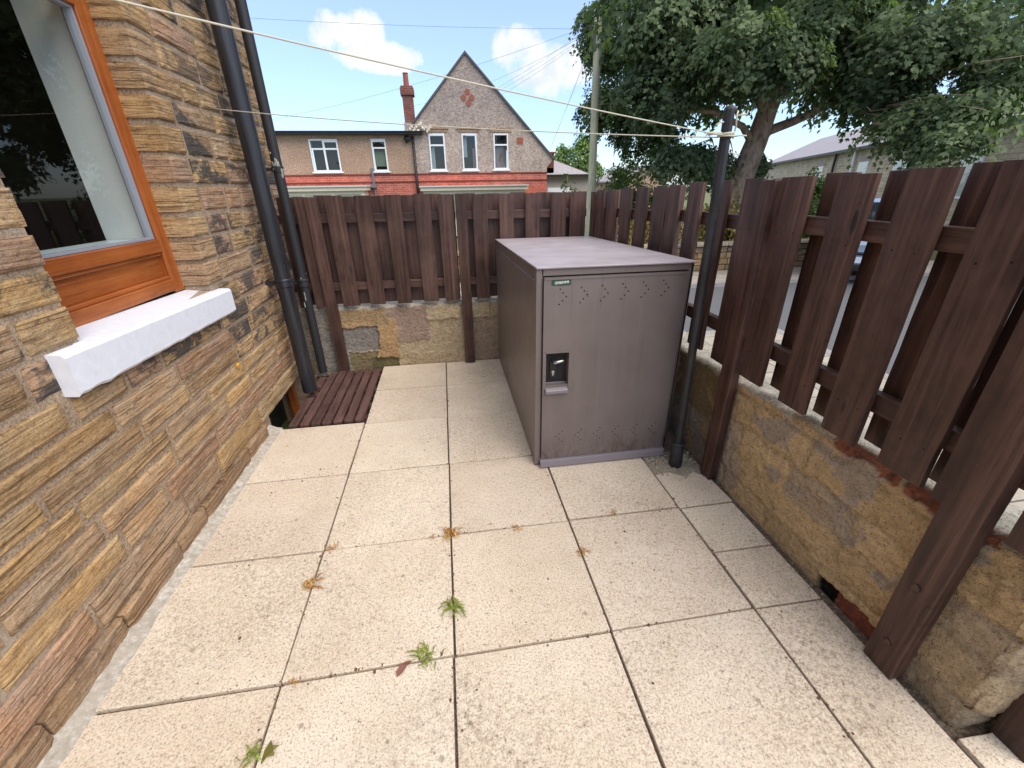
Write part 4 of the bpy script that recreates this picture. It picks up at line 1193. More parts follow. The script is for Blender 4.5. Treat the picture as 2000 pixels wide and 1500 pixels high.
for (a, c_, z) in ((-7.6, -2.82, 1.66), (-.74, 3.60, 1.60)):
    m = MB(); m.box(a, c_, FY - 1.2, FY - .05, z - .14, z); m.box(a + .1, c_ - .1, FY - 1.1, FY - .06, G, z - .142)
    b_ = m.build('bay_window', M_CREAM, fh, bevel=.01)
    m = MB(); m.box(a - .04, c_ + .04, FY - 1.25, FY - .05, z + .002, z + .05); m.build('flat_roof', plain('pale_roof_felt', (.62, .60, .55), .8), b_)
    for k in range(4):
        m = MB(); w = (c_ - a - .4) / 4; x = a + .2 + w * k; m.box(x + .05, x + w - .05, FY - 1.13, FY - 1.101, .45, z - .25); m.build('pane', M_FARGLASS, b_)
# small bungalow beside it
bg = thing('bungalow', 'small grey rendered bungalow with hipped slate roof right of gabled house', 'bungalow', (6.4, 22, G))
m = MB(); m.box(4.9, 7.55, 22, 27, G, 2.06); m.build('wall', M_RENDER, bg)
m = MB(); E_ = [(4.6, 21.75, 2.12), (7.8, 21.75, 2.0), (7.8, 27.3, 2.0), (4.6, 27.3, 2.12), (5.3, 23.6, 3.08), (5.3, 25.6, 3.08)]
m.add(E_, [(0, 1, 4), (1, 2, 5, 4), (2, 3, 5), (3, 0, 4, 5), (3, 2, 1, 0)]); m.build('roof', M_SLATE, bg)
m = MB(); m.box(4.6, 7.7, 21.70, 21.76, 2.0, 2.09); m.build('gutter', M_GUTTER, bg)
m = MB(); m.box(5.4, 6.6, 21.95, 21.99, .6, 1.5); m.build('window', M_PVC, bg)

# ================================================================== RIGHT-HAND STONE BUILDING
sb = thing('stone_terrace', 'long grey coursed stone building with slate roof behind the tree', 'building', (19, 19, G))
P0 = Vector((22.4, 25.9, 0)); D = Vector((-4.4, -9.1, 0)).normalized(); NI = Vector((D.y, -D.x, 0)); NI = NI if NI.x > 0 else -NI
ux = bpy.data.objects.new('w', None)
def onf(s, off, z): p = P0 + D * s - NI * off; return (p.x, p.y, z)
def fbox(m, s0, s1, o0, o1, z0, z1):
    m.prism([onf(s0, o0, z0), onf(s1, o0, z0), onf(s1, o0, z1), onf(s0, o0, z1)], -NI * (o1 - o0))
SE = 2.86
m = MB(); fbox(m, -9, 24, 0, -7, G, SE); m.build('wall', M_STONEFAR, sb)
m = MB(); m.prism([onf(-9.3, .25, SE), onf(-9.3, -7.2, SE), onf(-9.3, -3.5, SE + 1.75)], D * 33.6); m.build('roof', M_SLATE, sb)
m = MB(); fbox(m, -9.2, 24, .18, .30, SE - .10, SE + .02); m.build('gutter', M_GUTTER, sb)
for s, mt in ((6.9, M_GUTTER), (9.25, M_PVC)):
    m = MB(); m.tube([onf(s, .1, SE - .1), onf(s, .1, G)], .055, 8); m.build('downpipe', mt, sb)
for s in (4.3, 9.75, 13.0, 17.0):
    m = MB(); fbox(m, s, s + .95, .0, .04, 1.05, 2.30)
    w = m.build('window', M_PVC, sb); m = MB(); fbox(m, s + .07, s + .88, .041, .05, 1.12, 1.95); fbox(m, s + .07, s + .88, .041, .05, 2.0, 2.24); m.build('pane', M_FARGLASS, w)
    m = MB(); fbox(m, s - .12, s + 1.07, .0, .03, 2.31, 2.50); m.build('lintel', M_RENDER, sb)
tb = thing('stone_cottage', 'taller stone house with pale gable coping at far right edge', 'house', (19.5, 12, G))
o_ = Vector((17.9, 12.6, 0)); dx = Vector((.66, -.75, 0)).normalized(); dy = Vector((.75, .66, 0)).normalized()
m = MB(); pts = [o_ + Vector((0, 0, G)), o_ + dx * 6.6 + Vector((0, 0, G)), o_ + dx * 6.6 + Vector((0, 0, 3.0)), o_ + dx * 3.3 + Vector((0, 0, 5.5)), o_ + Vector((0, 0, 3.0))]
m.prism(pts, dy * 7); m.build('wall', M_STONEFAR, tb)
m = MB()
for a, c_ in ((-.2, 3.3), (6.8, 3.3)):
    za, zc = 2.95, 5.56
    q = [o_ - dy * .12 + dx * a + Vector((0, 0, za)), o_ - dy * .12 + dx * c_ + Vector((0, 0, zc)), o_ - dy * .12 + dx * c_ + Vector((0, 0, zc + .2)), o_ - dy * .12 + dx * a + Vector((0, 0, za + .2))]
    m.prism(q, dy * 7.2)
m.build('roof', M_SLATE, tb)
m = MB()
for a, c_ in ((-.25, 3.3), (6.85, 3.3)):
    q = [o_ - dy * .2 + dx * a + Vector((0, 0, 3.0)), o_ - dy * .2 + dx * c_ + Vector((0, 0, 5.66)), o_ - dy * .2 + dx * c_ + Vector((0, 0, 5.82)), o_ - dy * .2 + dx * a + Vector((0, 0, 3.16))]
    m.prism(q, dy * .22)
m.build('coping', plain('pale_coping', (.5, .47, .42), .9), tb)
# roadside garden wall
m = MB()
rr = random.Random(3)
for row in range(4):
    x = -2.0 + rr.uniform(0, .2)
    while x < 8.7:
        L = rr.uniform(.22, .5); k = rr.uniform(.75, 1.1); cc = rr.choice([(.33, .23, .12), (.27, .20, .12), (.22, .17, .12)])
        m.box(x, x + L - .012, 8.0 + rr.uniform(0, .015), 8.24, G + .05 + row * .135, G + .05 + row * .135 + .125, rr.random(), tuple(q * k for q in cc)); x += L
gw = m.build('roadside_wall', M_STONE, None, bevel=.012); tag(gw, 'low stone garden wall across the road below the sycamore', 'wall', 'roadside walls')
m = MB()
x = -2.0
while x < 8.7:
    L = rr.uniform(.5, .8); m.box(x, x + L - .01, 7.96, 8.28, G + .592, G + .66, rr.random(), (.40, .36, .29)); x += L
m.build('coping', M_STONE, gw, bevel=.012)

# ================================================================== UTILITY POLE + WIRES
up = thing('utility_pole', 'tall pale wooden telegraph pole standing left of the sycamore', 'pole', (4.12, 11, G))
m = MB(); ptsu = [(4.115 - .115 * k / 8, 11, G + 5.38 * k / 8) for k in range(9)]; m.tube(ptsu, [.108 - .0025 * k for k in range(9)], 16)
m.build('shaft', M_POLEWOOD, up, smooth=True)
m = MB(); m.box(3.87, 3.955, 10.93, 11.05, 4.44, 4.86); m.build('junction_box', plain('grey_box', (.16, .16, .17), .6), up, bevel=.015)
m = MB()
for i in range(9):
    a = i * .7; m.tube([(4.0, 11, 4.80 + .028 * i), (4.0 + .15 * math.cos(a), 11 + .15 * math.sin(a), 4.83 + .028 * i)], .010, 6)
m.tube([(4.0, 11, 5.06), (4.0, 11, 5.17)], .026, 8); m.tube([(4.05, 10.89, 4.7), (4.08, 10.89, 3.1)], .016, 6)
m.build('step_irons', M_WIRE, up)
T0 = Vector((4.0, 10.97, 4.96))
ends = [((-13.5, 11.5, 5.55), .25, 'thin overhead wire crossing the sky level above both clouds'),
        ((-.5, -7.5, 7.9), .15, None), ((-2.5, -8.0, 7.6), .2, None),
        ((-1.0, 19.1, 4.5), .25, None), ((-9.0, 19.4, 3.7), .30, None), ((1.2, 18.9, 4.45), .12, None), ((-.2, 18.9, 3.95), .16, None), ((.2, 18.9, 3.85), .2, None),
        ((4.9, 21.9, 2.1), .1, None), ((5.2, 22.5, 2.4), .12, None)]
for e, sag, lab in ends:
    line('overhead_wire', T0 + Vector((random.uniform(-.1, .05), 0, random.uniform(-.12, .05))), e, sag, .0030, M_WIRE, lab or 'thin dark overhead wire radiating from top of the telegraph pole', 'wire', 'overhead wires from the telegraph pole', 20)

# ================================================================== TREES
LEAF = np.array([(0, 1), (.22, .52), (.66, .66), (.52, .16), (.14, -.04), (-.14, -.04), (-.52, .16), (-.66, .66), (-.22, .52)])
SIMPLE = np.array([(0, 1), (.3, .5), (.22, .1), (0, 0), (-.22, .1), (-.3, .5)])


def leaves(centres, ups, size, shape=LEAF, droop=.5, jit=.35, rng=RNG, tone=None):
    n = len(centres); k = len(shape)
    sz = size * rng.uniform(.65, 1.25, n)
    nrm = ups + rng.normal(0, jit, (n, 3)); nrm /= np.linalg.norm(nrm, axis=1)[:, None]
    rd = rng.normal(0, 1, (n, 3)); rd[:, 2] -= droop * 1.6
    tip = rd - nrm * (rd * nrm).sum(1)[:, None]; tip /= np.linalg.norm(tip, axis=1)[:, None]
    sd = np.cross(nrm, tip)
    u = shape[:, 0]; w = shape[:, 1]
    bend = -.22 * np.abs(u) - .18 * w * w
    V = centres[:, None, :] + sz[:, None, None] * (sd[:, None, :] * u[None, :, None] + tip[:, None, :] * w[None, :, None] + nrm[:, None, :] * bend[None, :, None])
    V = V.reshape(-1, 3)
    loops = np.arange(n * k); starts = np.arange(n) * k
    r = (rng.random(n) if tone is None else np.clip(tone + rng.normal(0, .16, n), 0, 1))
    return V, loops, starts, np.repeat(r, k)


def crown(lobes, n_spray, per, spray_r, rng=RNG, shell=.55):
    C = []; U = []; T = []
    vol = np.array([l[3] * l[4] * l[5] for l in lobes]) ** .75; vol /= vol.sum()
    for l, p in zip(lobes, vol):
        ns = int(n_spray * p) + 3
        d = rng.normal(0, 1, (ns, 3)); d /= np.linalg.norm(d, axis=1)[:, None]
        rad = (shell + (1 - shell) * rng.random(ns)) * (1 + .18 * np.sin(d[:, 0] * 5 + l[0]) * np.sin(d[:, 2] * 6 + l[1]))
        c = np.array(l[:3]) + d * rad[:, None] * np.array(l[3:6])
        tone = rng.random(ns)
        for i in range(ns):
            m_ = int(per * rng.uniform(.5, 1.4))
            sr = spray_r * rng.uniform(.6, 1.35)
            out = d[i] * np.array([1, 1, .55]) + np.array([0, 0, .55]); out /= np.linalg.norm(out)
            q = rng.normal(0, 1, (m_, 3)); q -= out * (q @ out)[:, None]
            q /= (np.linalg.norm(q, axis=1)[:, None] + 1e-6); rr_ = np.sqrt(rng.random(m_)) * sr
            pos = c[i] + q * rr_[:, None] - np.array([0, 0, 1.0]) * (rr_ ** 2 / sr * .45)[:, None] + rng.normal(0, .045, (m_, 3))
            C.append(pos); U.append(np.repeat(out[None], m_, 0)); T.append(np.repeat(tone[i], m_))
    return np.vstack(C), np.vstack(U), np.concatenate(T)


CAM = np.array([.0855, -.9993, 1.5497])
def at(ray, dist): return CAM + np.array(ray) * dist
syc = thing('sycamore_tree', 'large dark green sycamore with leaning pale trunk beyond right fence', 'tree', (6.6, 9.15, G))
m = MB()
tr = [(6.62, 9.15, G - .1), (6.86, 9.15, .7), (7.13, 9.15, 1.69), (7.32, 9.15, 2.40), (7.48, 9.18, 3.1), (7.62, 9.3, 3.9), (7.8, 9.4, 5.2), (7.9, 9.5, 6.6), (8.0, 9.6, 8.0)]
m.tube(tr, [.40, .31, .265, .235, .20, .16, .13, .10, .04], 18)
def limb(pts, r0, r1):
    n = len(pts); m.tube(pts, [r0 + (r1 - r0) * k / (n - 1) for k in range(n)], 9)
limb([(7.36, 9.15, 2.35), (7.55, 9.12, 2.62), (8.1, 9.1, 2.80), (8.55, 9.05, 2.98), (9.15, 9.0, 3.38), (9.9, 8.9, 3.7), (10.8, 8.7, 3.9)], .12, .04)
limb([(7.42, 9.15, 2.8), (7.9, 9.3, 3.6), (8.6, 9.5, 4.6), (9.4, 9.7, 5.6)], .13, .03)
limb([(7.45, 9.15, 2.95), (7.0, 9.0, 3.5), (6.2, 8.9, 4.1), (5.3, 9.0, 4.6)], .13, .03)
limb([(7.3, 9.15, 2.3), (6.8, 9.0, 2.7), (6.0, 8.9, 2.95), (5.0, 9.0, 3.0)], .09, .025)
limb([(7.5, 9.2, 3.2), (7.3, 9.9, 4.2), (6.9, 10.6, 5.4)], .12, .03)
limb([(9.9, 8.9, 3.7), (10.6, 8.2, 3.2), (11.0, 7.7, 2.8)], .05, .015)
TRUNK = m
RY = dict(c0=(.327, .935, .138), c1=(.311, .916, .252), c2=(.43, .866, .255), c3=(.426, .888, .172), c4=(.396, .913, .093), c5=(.472, .88, .046), c6=(.532, .825, .191), c7=(.613, .76, .218),
          c8=(.7, .691, .183), c9=(.75, .635, .188), c10=(.702, .702, .12), c11=(.748, .659, .074), c12=(.782, .617, .082), c13=(.794, .594, .127), c14=(.602, .798, .032), c15=(.67, .724, .164), c16=(.774, .631, .044))
L = []
def lobe(k, dist, rx, ry, rz, off=(0, 0, 0)):
    p = at(RY[k], dist) + np.array(off); L.append((*p, rx, ry, rz))
lobe('c0', 15.0, .85, .9, .62); lobe('c1', 15.0, 1.15, 1.0, .9, (.25, 0, 0)); lobe('c2', 11.6, 1.25, 1.1, .85); lobe('c3', 11.6, 1.1, 1.0, .70)
lobe('c4', 14.6, .95, .9, .66, (.15, 0, .05)); lobe('c5', 11.6, .75, .8, .34); lobe('c6', 10.9, 1.0, .8, .55, (0, 0, .22)); lobe('c6', 10.6, .8, .7, .40, (.75, -.1, .12)); lobe('c7', 11.9, 1.1, 1.0, .62, (0, 0, .2))
lobe('c8', 11.8, 1.0, 1.1, .50); lobe('c9', 12.0, .9, 1.0, .50); lobe('c10', 12.0, .9, .9, .36, (0, 0, .12)); lobe('c11', 11.0, .75, .8, .34, (0, 0, .10)); lobe('c12', 10.8, .6, .8, .26, (0, 0, .12))
lobe('c13', 11.5, .65, .8, .36, (0, 0, .1)); lobe('c14', 12.4, .42, .5, .20, (.05, .7, .02)); lobe('c5', 11.4, .6, .6, .3, (.9, .3, -.05)); lobe('c15', 12.5, .85, .9, .42); lobe('c16', 10.2, .42, .45, .20, (0, 0, .10))
C1, U1, T1 = crown(L, 980, 84, .33)
L2 = [(7.4, 9.6, 6.0, 2.9, 2.4, 1.4), (9.8, 9.4, 5.6, 2.1, 2.0, 1.2), (5.0, 9.6, 5.2, 1.7, 1.7, 1.0), (8.0, 9.6, 8.0, 2.2, 2.0, 1.5), (7.2, 11.4, 4.4, 2.4, 1.5, 1.6), (10.6, 10.8, 4.2, 1.5, 1.3, .8)]
C2, U2, T2 = crown(L2, 420, 30, .55, shell=.6)
V, lo, stt, r = leaves(np.vstack([C1, C2]), np.vstack([U1, U2]), np.concatenate([np.full(len(C1), .076), np.full(len(C2), .16)]), tone=np.concatenate([T1, T2]) * .9)
mesh_np('crown', V, lo, stt, M_LEAF, syc, r)
# twigs reaching into the lobes
m = TRUNK
for l in L:
    c = Vector(l[:3])
    for q in range(3):
        d = Vector((random.uniform(-1, 1) * l[3], random.uniform(-1, 1) * l[4], random.uniform(-.7, .7) * l[5]))
        s = c.lerp(Vector((7.5, 9.2, 3.2)), .35)
        m.tube([s, s.lerp(c + d, .5) + Vector((0, 0, .08)), c + d], [.014, .009, .004], 5)
m.build('trunk', M_BARK, syc, smooth=True)


def bush(name, label, cat, loc, lobes, n, per, sr, size, mat, group=None, trunk=None, shape=SIMPLE):
    t = thing(name, label, cat, loc, group)
    C, U, T = crown(lobes, n, per, sr)
    V, lo, stt, r = leaves(C, U, size, shape, tone=T)
    mesh_np('foliage', V, lo, stt, mat, t, r)
    if trunk:
        m = MB(); m.tube(trunk[0], trunk[1], 8); m.build('trunk', M_BARK, t, smooth=True)
    return t


bush('leafy_tree', 'tall light green tree just left of the telegraph pole', 'tree', (11.4, 36, G), [(11.2, 36, 3.6, 1.3, 1.2, 1.0), (12.0, 36, 2.6, 1.4, 1.2, 1.0), (10.9, 36, 2.4, 1.0, 1, .9), (11.6, 36.3, 4.6, .8, .8, .7)], 260, 26, .45, .2, M_LEAFLIGHT, 'light green trees behind the bungalow', ([(11.4, 36, G), (11.4, 36, 3.5)], [.2, .08]))
bush('leafy_tree', 'thin light green tree above the small red chimney', 'tree', (9.2, 36, G), [(9.2, 36, 3.0, .9, .9, .9), (9.7, 36, 3.9, .45, .5, .7), (8.7, 36, 3.2, .5, .5, .6)], 120, 24, .4, .2, M_LEAFLIGHT, 'light green trees behind the bungalow', ([(9.2, 36, G), (9.2, 36, 3.5)], [.16, .06]))
bush('garden_shrub', 'tangled green shrub at foot of the telegraph pole', 'shrub', (6.1, 13.5, G), [(5.6, 13.3, 1.25, .6, .5, .45), (6.5, 13.4, 1.3, .7, .5, .45), (5.9, 13.4, .5, .9, .6, .7), (7.0, 13.6, .6, .8, .6, .8), (6.3, 14.2, 1.9, .8, .6, .4)], 210, 26, .26, .10, M_HEDGE)
bush('sapling', 'sparse thin sapling in front of the bungalow wall', 'sapling', (4.55, 15.2, G), [(4.55, 15.2, 1.75, .18, .2, .45), (4.75, 15.2, 1.30, .25, .2, .2), (4.4, 15.2, .8, .3, .3, .5)], 26, 9, .16, .10, M_HEDGE, None, ([(4.5, 15.2, G), (4.55, 15.2, 1.9)], [.025, .008]))
bush('hedge_bush', 'rounded green bush across the road behind the fence gaps', 'bush', (9.4, 9.0, G), [(8.3, 8.75, .85, .7, .4, .6), (9.3, 9.45, 1.1, .7, .5, .7), (8.5, 8.8, .25, .8, .4, .5), (10.2, 10.4, .9, .8, .5, .8)], 300, 30, .2, .075, M_HEDGE)
bush('dry_hedge', 'straw coloured dry hedge above the roadside wall', 'hedge', (6.4, 8.6, G), [(5.6, 8.7, .75, .6, .3, .45), (6.5, 8.7, .8, .7, .3, .5), (7.3, 8.7, .7, .6, .3, .45), (4.6, 8.7, .6, .7, .3, .35)], 260, 26, .18, .07, M_DRY)
dh = thing('distant_cottage', 'pinkish brick gable end of a far cottage under the sycamore', 'house', (13, 27, G))
m = MB(); m.prism([(11.2, 27, G), (14.3, 27, G), (14.3, 27, 1.75), (13.1, 27, 2.5), (11.2, 27, 1.75)], (0, 5, 0)); m.build('wall', plain('pink_far_brick', (.50, .33, .25), .9, 0, .3, 6), dh)
m = MB(); m.prism([(11.0, 26.8, 1.72), (13.1, 26.8, 2.55), (14.5, 26.8, 1.72), (14.5, 26.8, 1.80), (13.1, 26.8, 2.66), (11.0, 26.8, 1.80)], (0, 5.4, 0)); m.build('roof', M_SLATE, dh)

# ================================================================== PARKED CAR
car = thing('parked_car', 'silver blue hatchback parked across the road, seen through fence gap', 'car', (8.6, 6.3, G))
MB.xf = Matrix.Translation((8.12, 6.28, G + .04)) @ Matrix.Rotation(math.atan2(.62, .78), 4, 'Z')
M_CARP = NB('silver_blue_car_paint').out((.26, .33, .43), .25, None, .35, .5, Coat_Weight=.6)
prof = [(0.0, .22), (-.02, .42), (.02, .58), (.12, .68), (.85, .86), (1.05, .92), (1.75, 1.40), (2.1, 1.46), (3.1, 1.44), (3.55, 1.20), (3.78, .95), (3.85, .80), (3.88, .45), (3.82, .24), (3.2, .2), (.6, .2)]
cx0, cy0, cy1, gz = 0, -.82, .82, 0
V = []; F = []
for yy, ins in ((cy0, .10), (cy0 + .10, .0), (cy1 - .10, .0), (cy1, .10)):
    for x, z in prof:
        up_ = max(0, z - .92)
        yin = up_ * .35 * (1 if yy < 0 else -1)
        xx = x + (ins * .8 if x < 1 else (-ins * .8 if x > 3 else 0))
        V.append((cx0 + xx, yy + yin, gz + z - (ins * .15 if z > .5 else 0)))
n = len(prof)
for s in range(3):
    for i in range(n): a = s * n + i; c_ = s * n + (i + 1) % n; F.append((a, a + n, c_ + n, c_))
F.append(tuple(range(n))); F.append(tuple(range(3 * n, 4 * n))[::-1])
m = MB(); m.add(V, F); body = m.build('body', M_CARP, car, bevel=.03, smooth=False)
M_CARGLASS = NB('dark_car_glass').out((.03, .035, .045), .05, None, 0, .6)
def sidewin(y, s):
    m = MB(); off = -.012 * s
    pr = [(1.22, .96), (1.83, 1.36), (2.25, 1.39), (2.25, .96)]; pr2 = [(2.31, .96), (2.31, 1.39), (3.0, 1.37), (3.38, 1.12), (3.38, .97)]
    for p in (pr, pr2): m.prism([(cx0 + x, y + (z - .92) * .35 * s + off * 1.0, gz + z) for x, z in p], (0, .02 * s, 0))
    return m.build('side_window', M_CARGLASS, car)
sidewin(cy0 + .008, 1); sidewin(cy1 - .008, -1)
m = MB(); m.prism([(cx0 + 1.06, cy0 + .16, gz + .955), (cx0 + 1.06, cy1 - .16, gz + .955), (cx0 + 1.70, cy1 - .27, gz + 1.385), (cx0 + 1.70, cy0 + .27, gz + 1.385)], (-.02, 0, .012)); m.build('windscreen', M_CARGLASS, car)
m = MB(); m.box(cx0 - .035, cx0 + .1, cy0 + .1, cy1 - .1, gz + .20, gz + .33); m.box(cx0 - .03, cx0 + .06, cy0 + .3, cy1 - .3, gz + .50, gz + .56); m.build('bumper', M_BLACKPL, car, bevel=.02)
m = MB(); m.box(cx0 - .042, cx0 - .030, cy0 + .56, cy1 - .56, gz + .36, gz + .47); m.build('number_plate', M_PVC, car)
for y in (cy0 + .12, cy1 - .42):
    m = MB(); m.box(cx0 - .01, cx0 + .12, y, y + .30, gz + .52, gz + .64); m.build('headlight', M_CHROME, car, bevel=.03)
for x in (.72, 3.15):
    for y in (cy0 + .02, cy1 - .21):
        m = MB(); m.tube([(cx0 + x, y, gz + .29), (cx0 + x, y + .03, gz + .29), (cx0 + x, y + .16, gz + .29), (cx0 + x, y + .19, gz + .29)], [.26, .29, .29, .26], 20)
        w = m.build('wheel', M_BLACKPL, car, smooth=True); m = MB(); yy = y - .006 if y < 0 else y + .176; m.tube([(cx0 + x, yy, gz + .29), (cx0 + x, yy + .02, gz + .29)], .18, 16); m.build('rim', M_CHROME, w)
MB.xf = None

# ================================================================== SMALL THINGS ON THE PATIO
def weed(label, x, y, r, n, mat, flat=.3, name='weed', dirn=None, group='weeds in the paving joints', w=.12):
    m = MB(); rw_ = random.Random(int(x * 1000 + y * 777))
    for i in range(int(n * 1.7)):
        a = rw_.uniform(0, 2 * math.pi) if dirn is None else dirn + rw_.gauss(0, .6)
        L_ = r * .8 * rw_.uniform(.4, 1.15); h = L_ * rw_.uniform(.1, .6) * (1 - flat) + .006
        bx, by = x + rw_.gauss(0, .28) * r, y + rw_.gauss(0, .22) * r
        d = Vector((math.cos(a), math.sin(a), 0)); sdv = Vector((-d.y, d.x, 0)) * L_ * w * .62 * rw_.uniform(.5, 1.4)
        P = [Vector((bx, by, .001)), Vector((bx, by, 0)) + d * L_ * .45 + Vector((0, 0, h)), Vector((bx, by, 0)) + d * L_ + Vector((0, 0, h * .45))]
        b0 = len(m.v)
        m.add([P[0] - sdv * .3, P[0] + sdv * .3, P[1] + sdv, P[1] - sdv, P[2] + sdv * .15, P[2] - sdv * .15], [(0, 1, 2, 3), (3, 2, 4, 5)], None, rw_.random())
    return tag(m.build(name, mat), label, 'weed', group)
weed('yellowing weed tuft where four slabs meet near patio centre', .003, .597, .060, 34, M_STRAW, .2)
weed('green and straw tuft in the joint, nearer than the four corner tuft', 0, .20, .058, 24, M_WEED, .2)
weed('bright green leafy weed beside a reddish dead leaf', -.10, .005, .062, 24, M_WEED, .35, w=.10)
weed('orange withered tuft in the left long joint', -.604, .405, .052, 26, M_STRAW, .4)
weed('small rusty withered sprig at a left slab corner', -.555, .607, .035, 12, M_STRAW, .6)
weed('tiny brown sprig right of the nearest left slab corner', -.555, -.006, .03, 9, M_STRAW, .7)
weed('curled dry sprig on the joint in front of the locker', .838, .606, .035, 10, M_STRAW, .2)
weed('flat reddish sprig between the centre tuft and the locker', .33, .585, .04, 10, M_STRAW, .8)
weed('short green stem at front edge of patio', -.612, -.205, .05, 14, M_WEED, .0)
weed('grey brown straw sprig on the right long joint', .612, .385, .045, 10, M_STRAW, .7)
weed('scraggly brown sprig left of the four corner tuft', -.09, .60, .03, 8, M_STRAW, .6)
for i in range(26):
    pass
m = MB()
lf = [(0, 0), (.012, .014), (.036, .012), (.028, .026), (.042, .040), (.022, .040), (.010, .058), (-.004, .040), (-.020, .044), (-.012, .026), (-.022, .012), (-.006, .012)]
m.add([(-.578 + u, -.235 + w_, .004 + .012 * math.sin(u * 60) + .2 * u * u) for u, w_ in lf], [tuple(range(len(lf)))])
tag(m.build('fallen_leaf', plain('olive_leaf', (.20, .17, .035), .6, 0, .4, 60)), 'olive lobed leaf lying by the short green stem', 'leaf')
m = MB()
m.add([(-.150, 0, .006), (-.165, -.012, .010), (-.185, -.038, .008), (-.200, -.045, .004), (-.205, -.030, .009), (-.190, -.008, .012), (-.172, .004, .006)], [tuple(range(7))])
tag(m.build('dead_leaf', M_DEADLEAF), 'reddish brown dead leaf beside the bright green weed', 'leaf')
m = MB(); sx, sy, sz_ = -1.238, 1.627, .585
m.blob((sx, sy, sz_), (.010, .012, .013), 14, 10, .1, 3)
m.tube([(sx + .006 * math.cos(t) * (1 - t / 16) + .003, sy + .009 * math.cos(t) * (1 - t / 16), sz_ + .010 * math.sin(t) * (1 - t / 16)) for t in [k * .5 for k in range(26)]], .0028, 6)
tag(m.build('snail', M_YELLOW, smooth=True), 'tiny round orange yellow snail stuck on the stone house wall', 'snail')
# crumbs of grit on the slabs
m = MB()
for i in range(620):
    x, y = random.uniform(-1.1, 1.45), random.uniform(-.45, 2.3); r = random.uniform(.0012, .0042) * (1.0 if random.random() < .85 else 1.5)
    if random.random() < .55: x = random.choice([-.6, 0, .6, 1.2]) + random.gauss(0, .012)
    elif random.random() < .5: y = random.choice([0, .6, 1.2]) + random.gauss(0, .012)
    if x > .5 and y > 1.03: continue
    m.blob((x, y, .0015), (r, r * random.uniform(.6, 1.6), r * .6), 5, 4, .6, i, random.random())
tag(m.build('grit', plain('dark_grit', (.17, .085, .042), .9, 0, .6, 90)), 'scattered dark crumbs of grit along the slab joints', 'grit', kind='stuff')

# ================================================================== SKY, SUN, CAMERA
SUN_EL, SUN_AZ = 52, 138      # azimuth measured clockwise from +Y
w = bpy.data.worlds.new('World'); sc.world = w; w.use_nodes = True
t = w.node_tree; t.nodes.clear()
class WB(NB):
    def __init__(s, t): s.t = t; s.n = t.nodes
b = WB(t)
sky = t.nodes.new('ShaderNodeTexSky'); sky.sky_type = 'NISHITA'; sky.sun_disc = False
sky.sun_elevation = R(SUN_EL); sky.sun_rotation = R(SUN_AZ); sky.air_density = 1.0; sky.dust_density = .6; sky.ozone_density = 2.2; sky.altitude = 150
dirv_ = b.coord('Generated'); s_ = b.sep(dirv_)
az = b.math('MULTIPLY', b.math('ARCTAN2', s_[0], s_[1]), 57.2958); el = b.math('MULTIPLY', b.math('ARCSINE', s_[2]), 57.2958)
n1 = b.noise(dirv_, 22, 6, .62); n2 = b.noise(dirv_, 9, 5, .6)
dens = None
for (a0, e0_, ra, re) in ((-9.4, 14.3, 2.7, 1.5), (-6.6, 14.4, 2.0, 2.0), (-3.8, 12.9, 2.6, 1.1), (-7.6, 12.6, 3.0, 1.1), (9.2, 13.4, 2.3, 1.9), (11.2, 12.0, 2.8, 1.7), (14.8, 11.9, 3.3, 1.9), (13.4, 10.6, 2.6, 1.4), (-4.5, 11.9, 2.4, .7)):
    d = b.math('ADD', b.math('POWER', b.math('DIVIDE', b.math('SUBTRACT', az, a0), ra), 2), b.math('POWER', b.math('DIVIDE', b.math('SUBTRACT', el, e0_), re), 2))
    k = b.math('SUBTRACT', 1.25, d)
    dens = k if dens is None else b.math('MAXIMUM', dens, k)
dens = b.math('ADD', dens, b.math('MULTIPLY', b.math('SUBTRACT', n1, .5), 4.2))
cl = b.ramp(dens, [(.0, 0), (.5, .55), (1.5, 1)])
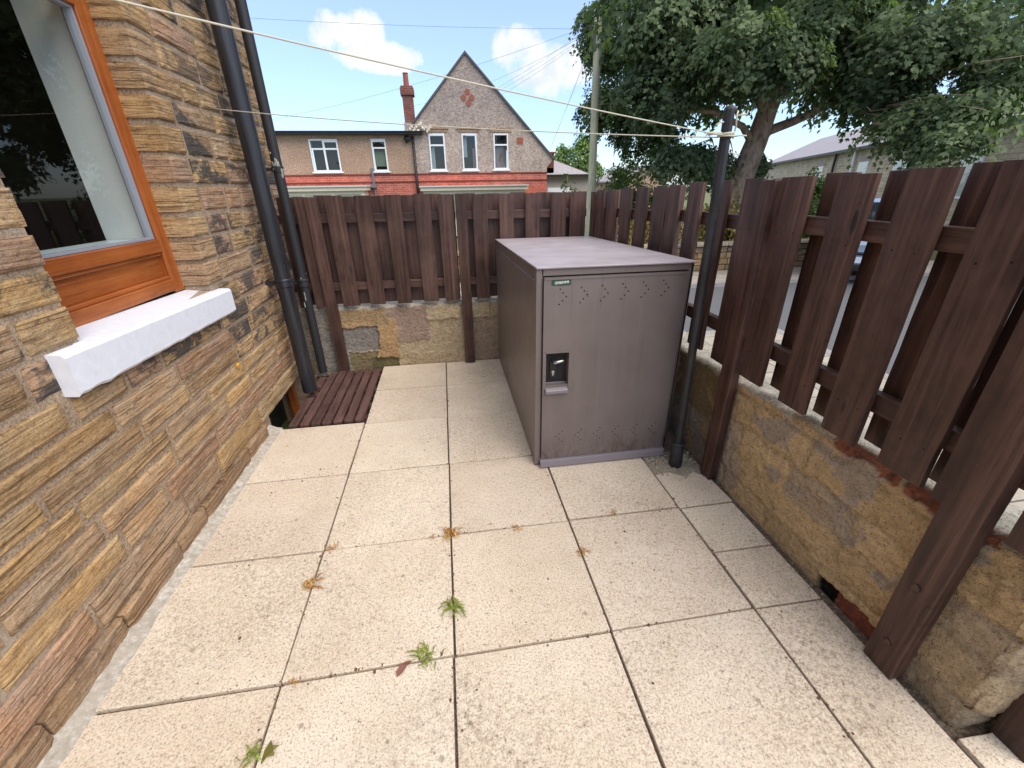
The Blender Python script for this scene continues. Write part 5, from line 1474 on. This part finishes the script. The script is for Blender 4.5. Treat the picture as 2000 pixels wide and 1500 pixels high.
# unseen broken cloud added overhead and behind, for brighter neutral fill light
hi = b.math('MULTIPLY', b.ramp(n2, [(.36, 0), (.55, 1)]), b.ramp(b.math('DIVIDE', el, 90), [(.26, 0), (.42, .9)]))
shade = b.ramp(b.noise(dirv_, 15, 5, .6), [(.3, (.62, .68, .80)), (.6, (.92, .93, .97))])
low = b.ramp(b.math('DIVIDE', el, 90), [(0, (.66, .72, .86)), (.06, (.66, .73, .86)), (.20, (.84, .84, .92))])
blue = b.mix(1.0, sky.outputs[0], low, 'MULTIPLY')
blue = b.mix(.16, blue, (4.0, 4.5, 5.0))
# ENV
CLOUD = 4.4
cs = b.mix(1.0, shade, (CLOUD, CLOUD, CLOUD), 'MULTIPLY')
ch_ = b.mix(1.0, shade, (7.5, 7.4, 7.1), 'MULTIPLY')
cc = b.mix(cl, b.mix(hi, blue, ch_), cs)
bg_ = t.nodes.new('ShaderNodeBackground'); bg_.inputs[1].default_value = .12
o = t.nodes.new('ShaderNodeOutputWorld'); t.links.new(cc, bg_.inputs[0]); t.links.new(bg_.outputs[0], o.inputs[0])

ld = bpy.data.lights.new('sun', 'SUN'); ld.energy = 1.4; ld.angle = R(48); ld.color = (1.0, .93, .82)
lo_ = bpy.data.objects.new('sun', ld); COL.objects.link(lo_)
sd = Vector((math.sin(R(SUN_AZ)) * math.cos(R(SUN_EL)), math.cos(R(SUN_AZ)) * math.cos(R(SUN_EL)), math.sin(R(SUN_EL))))
lo_.rotation_euler = (-sd).to_track_quat('-Z', 'Y').to_euler()
lo_.location = (3, -6, 9)

cd = bpy.data.cameras.new('camera'); co = bpy.data.objects.new('camera', cd); COL.objects.link(co); sc.camera = co
cd.sensor_fit = 'HORIZONTAL'; cd.sensor_width = 36; cd.lens = 36 * 822.238 / 2000; cd.clip_end = 2000; cd.clip_start = .02
Rm = [(.98848378, -.150526, -.01554815), (-.07767314, -.41650606, -.9058088), (.12987188, .89658498, -.42340131)]
mx = Matrix(((Rm[0][0], -Rm[1][0], -Rm[2][0], CAM[0]), (Rm[0][1], -Rm[1][1], -Rm[2][1], CAM[1]), (Rm[0][2], -Rm[1][2], -Rm[2][2], CAM[2]), (0, 0, 0, 1)))
co.matrix_world = mx
vs = sc.view_settings; vs.view_transform = 'Standard'; vs.look = 'None'; vs.gamma = 1; vs.exposure = 1.25
sc.cycles.use_denoising = True
sc.cycles.max_bounces = 8; sc.cycles.transparent_max_bounces = 12
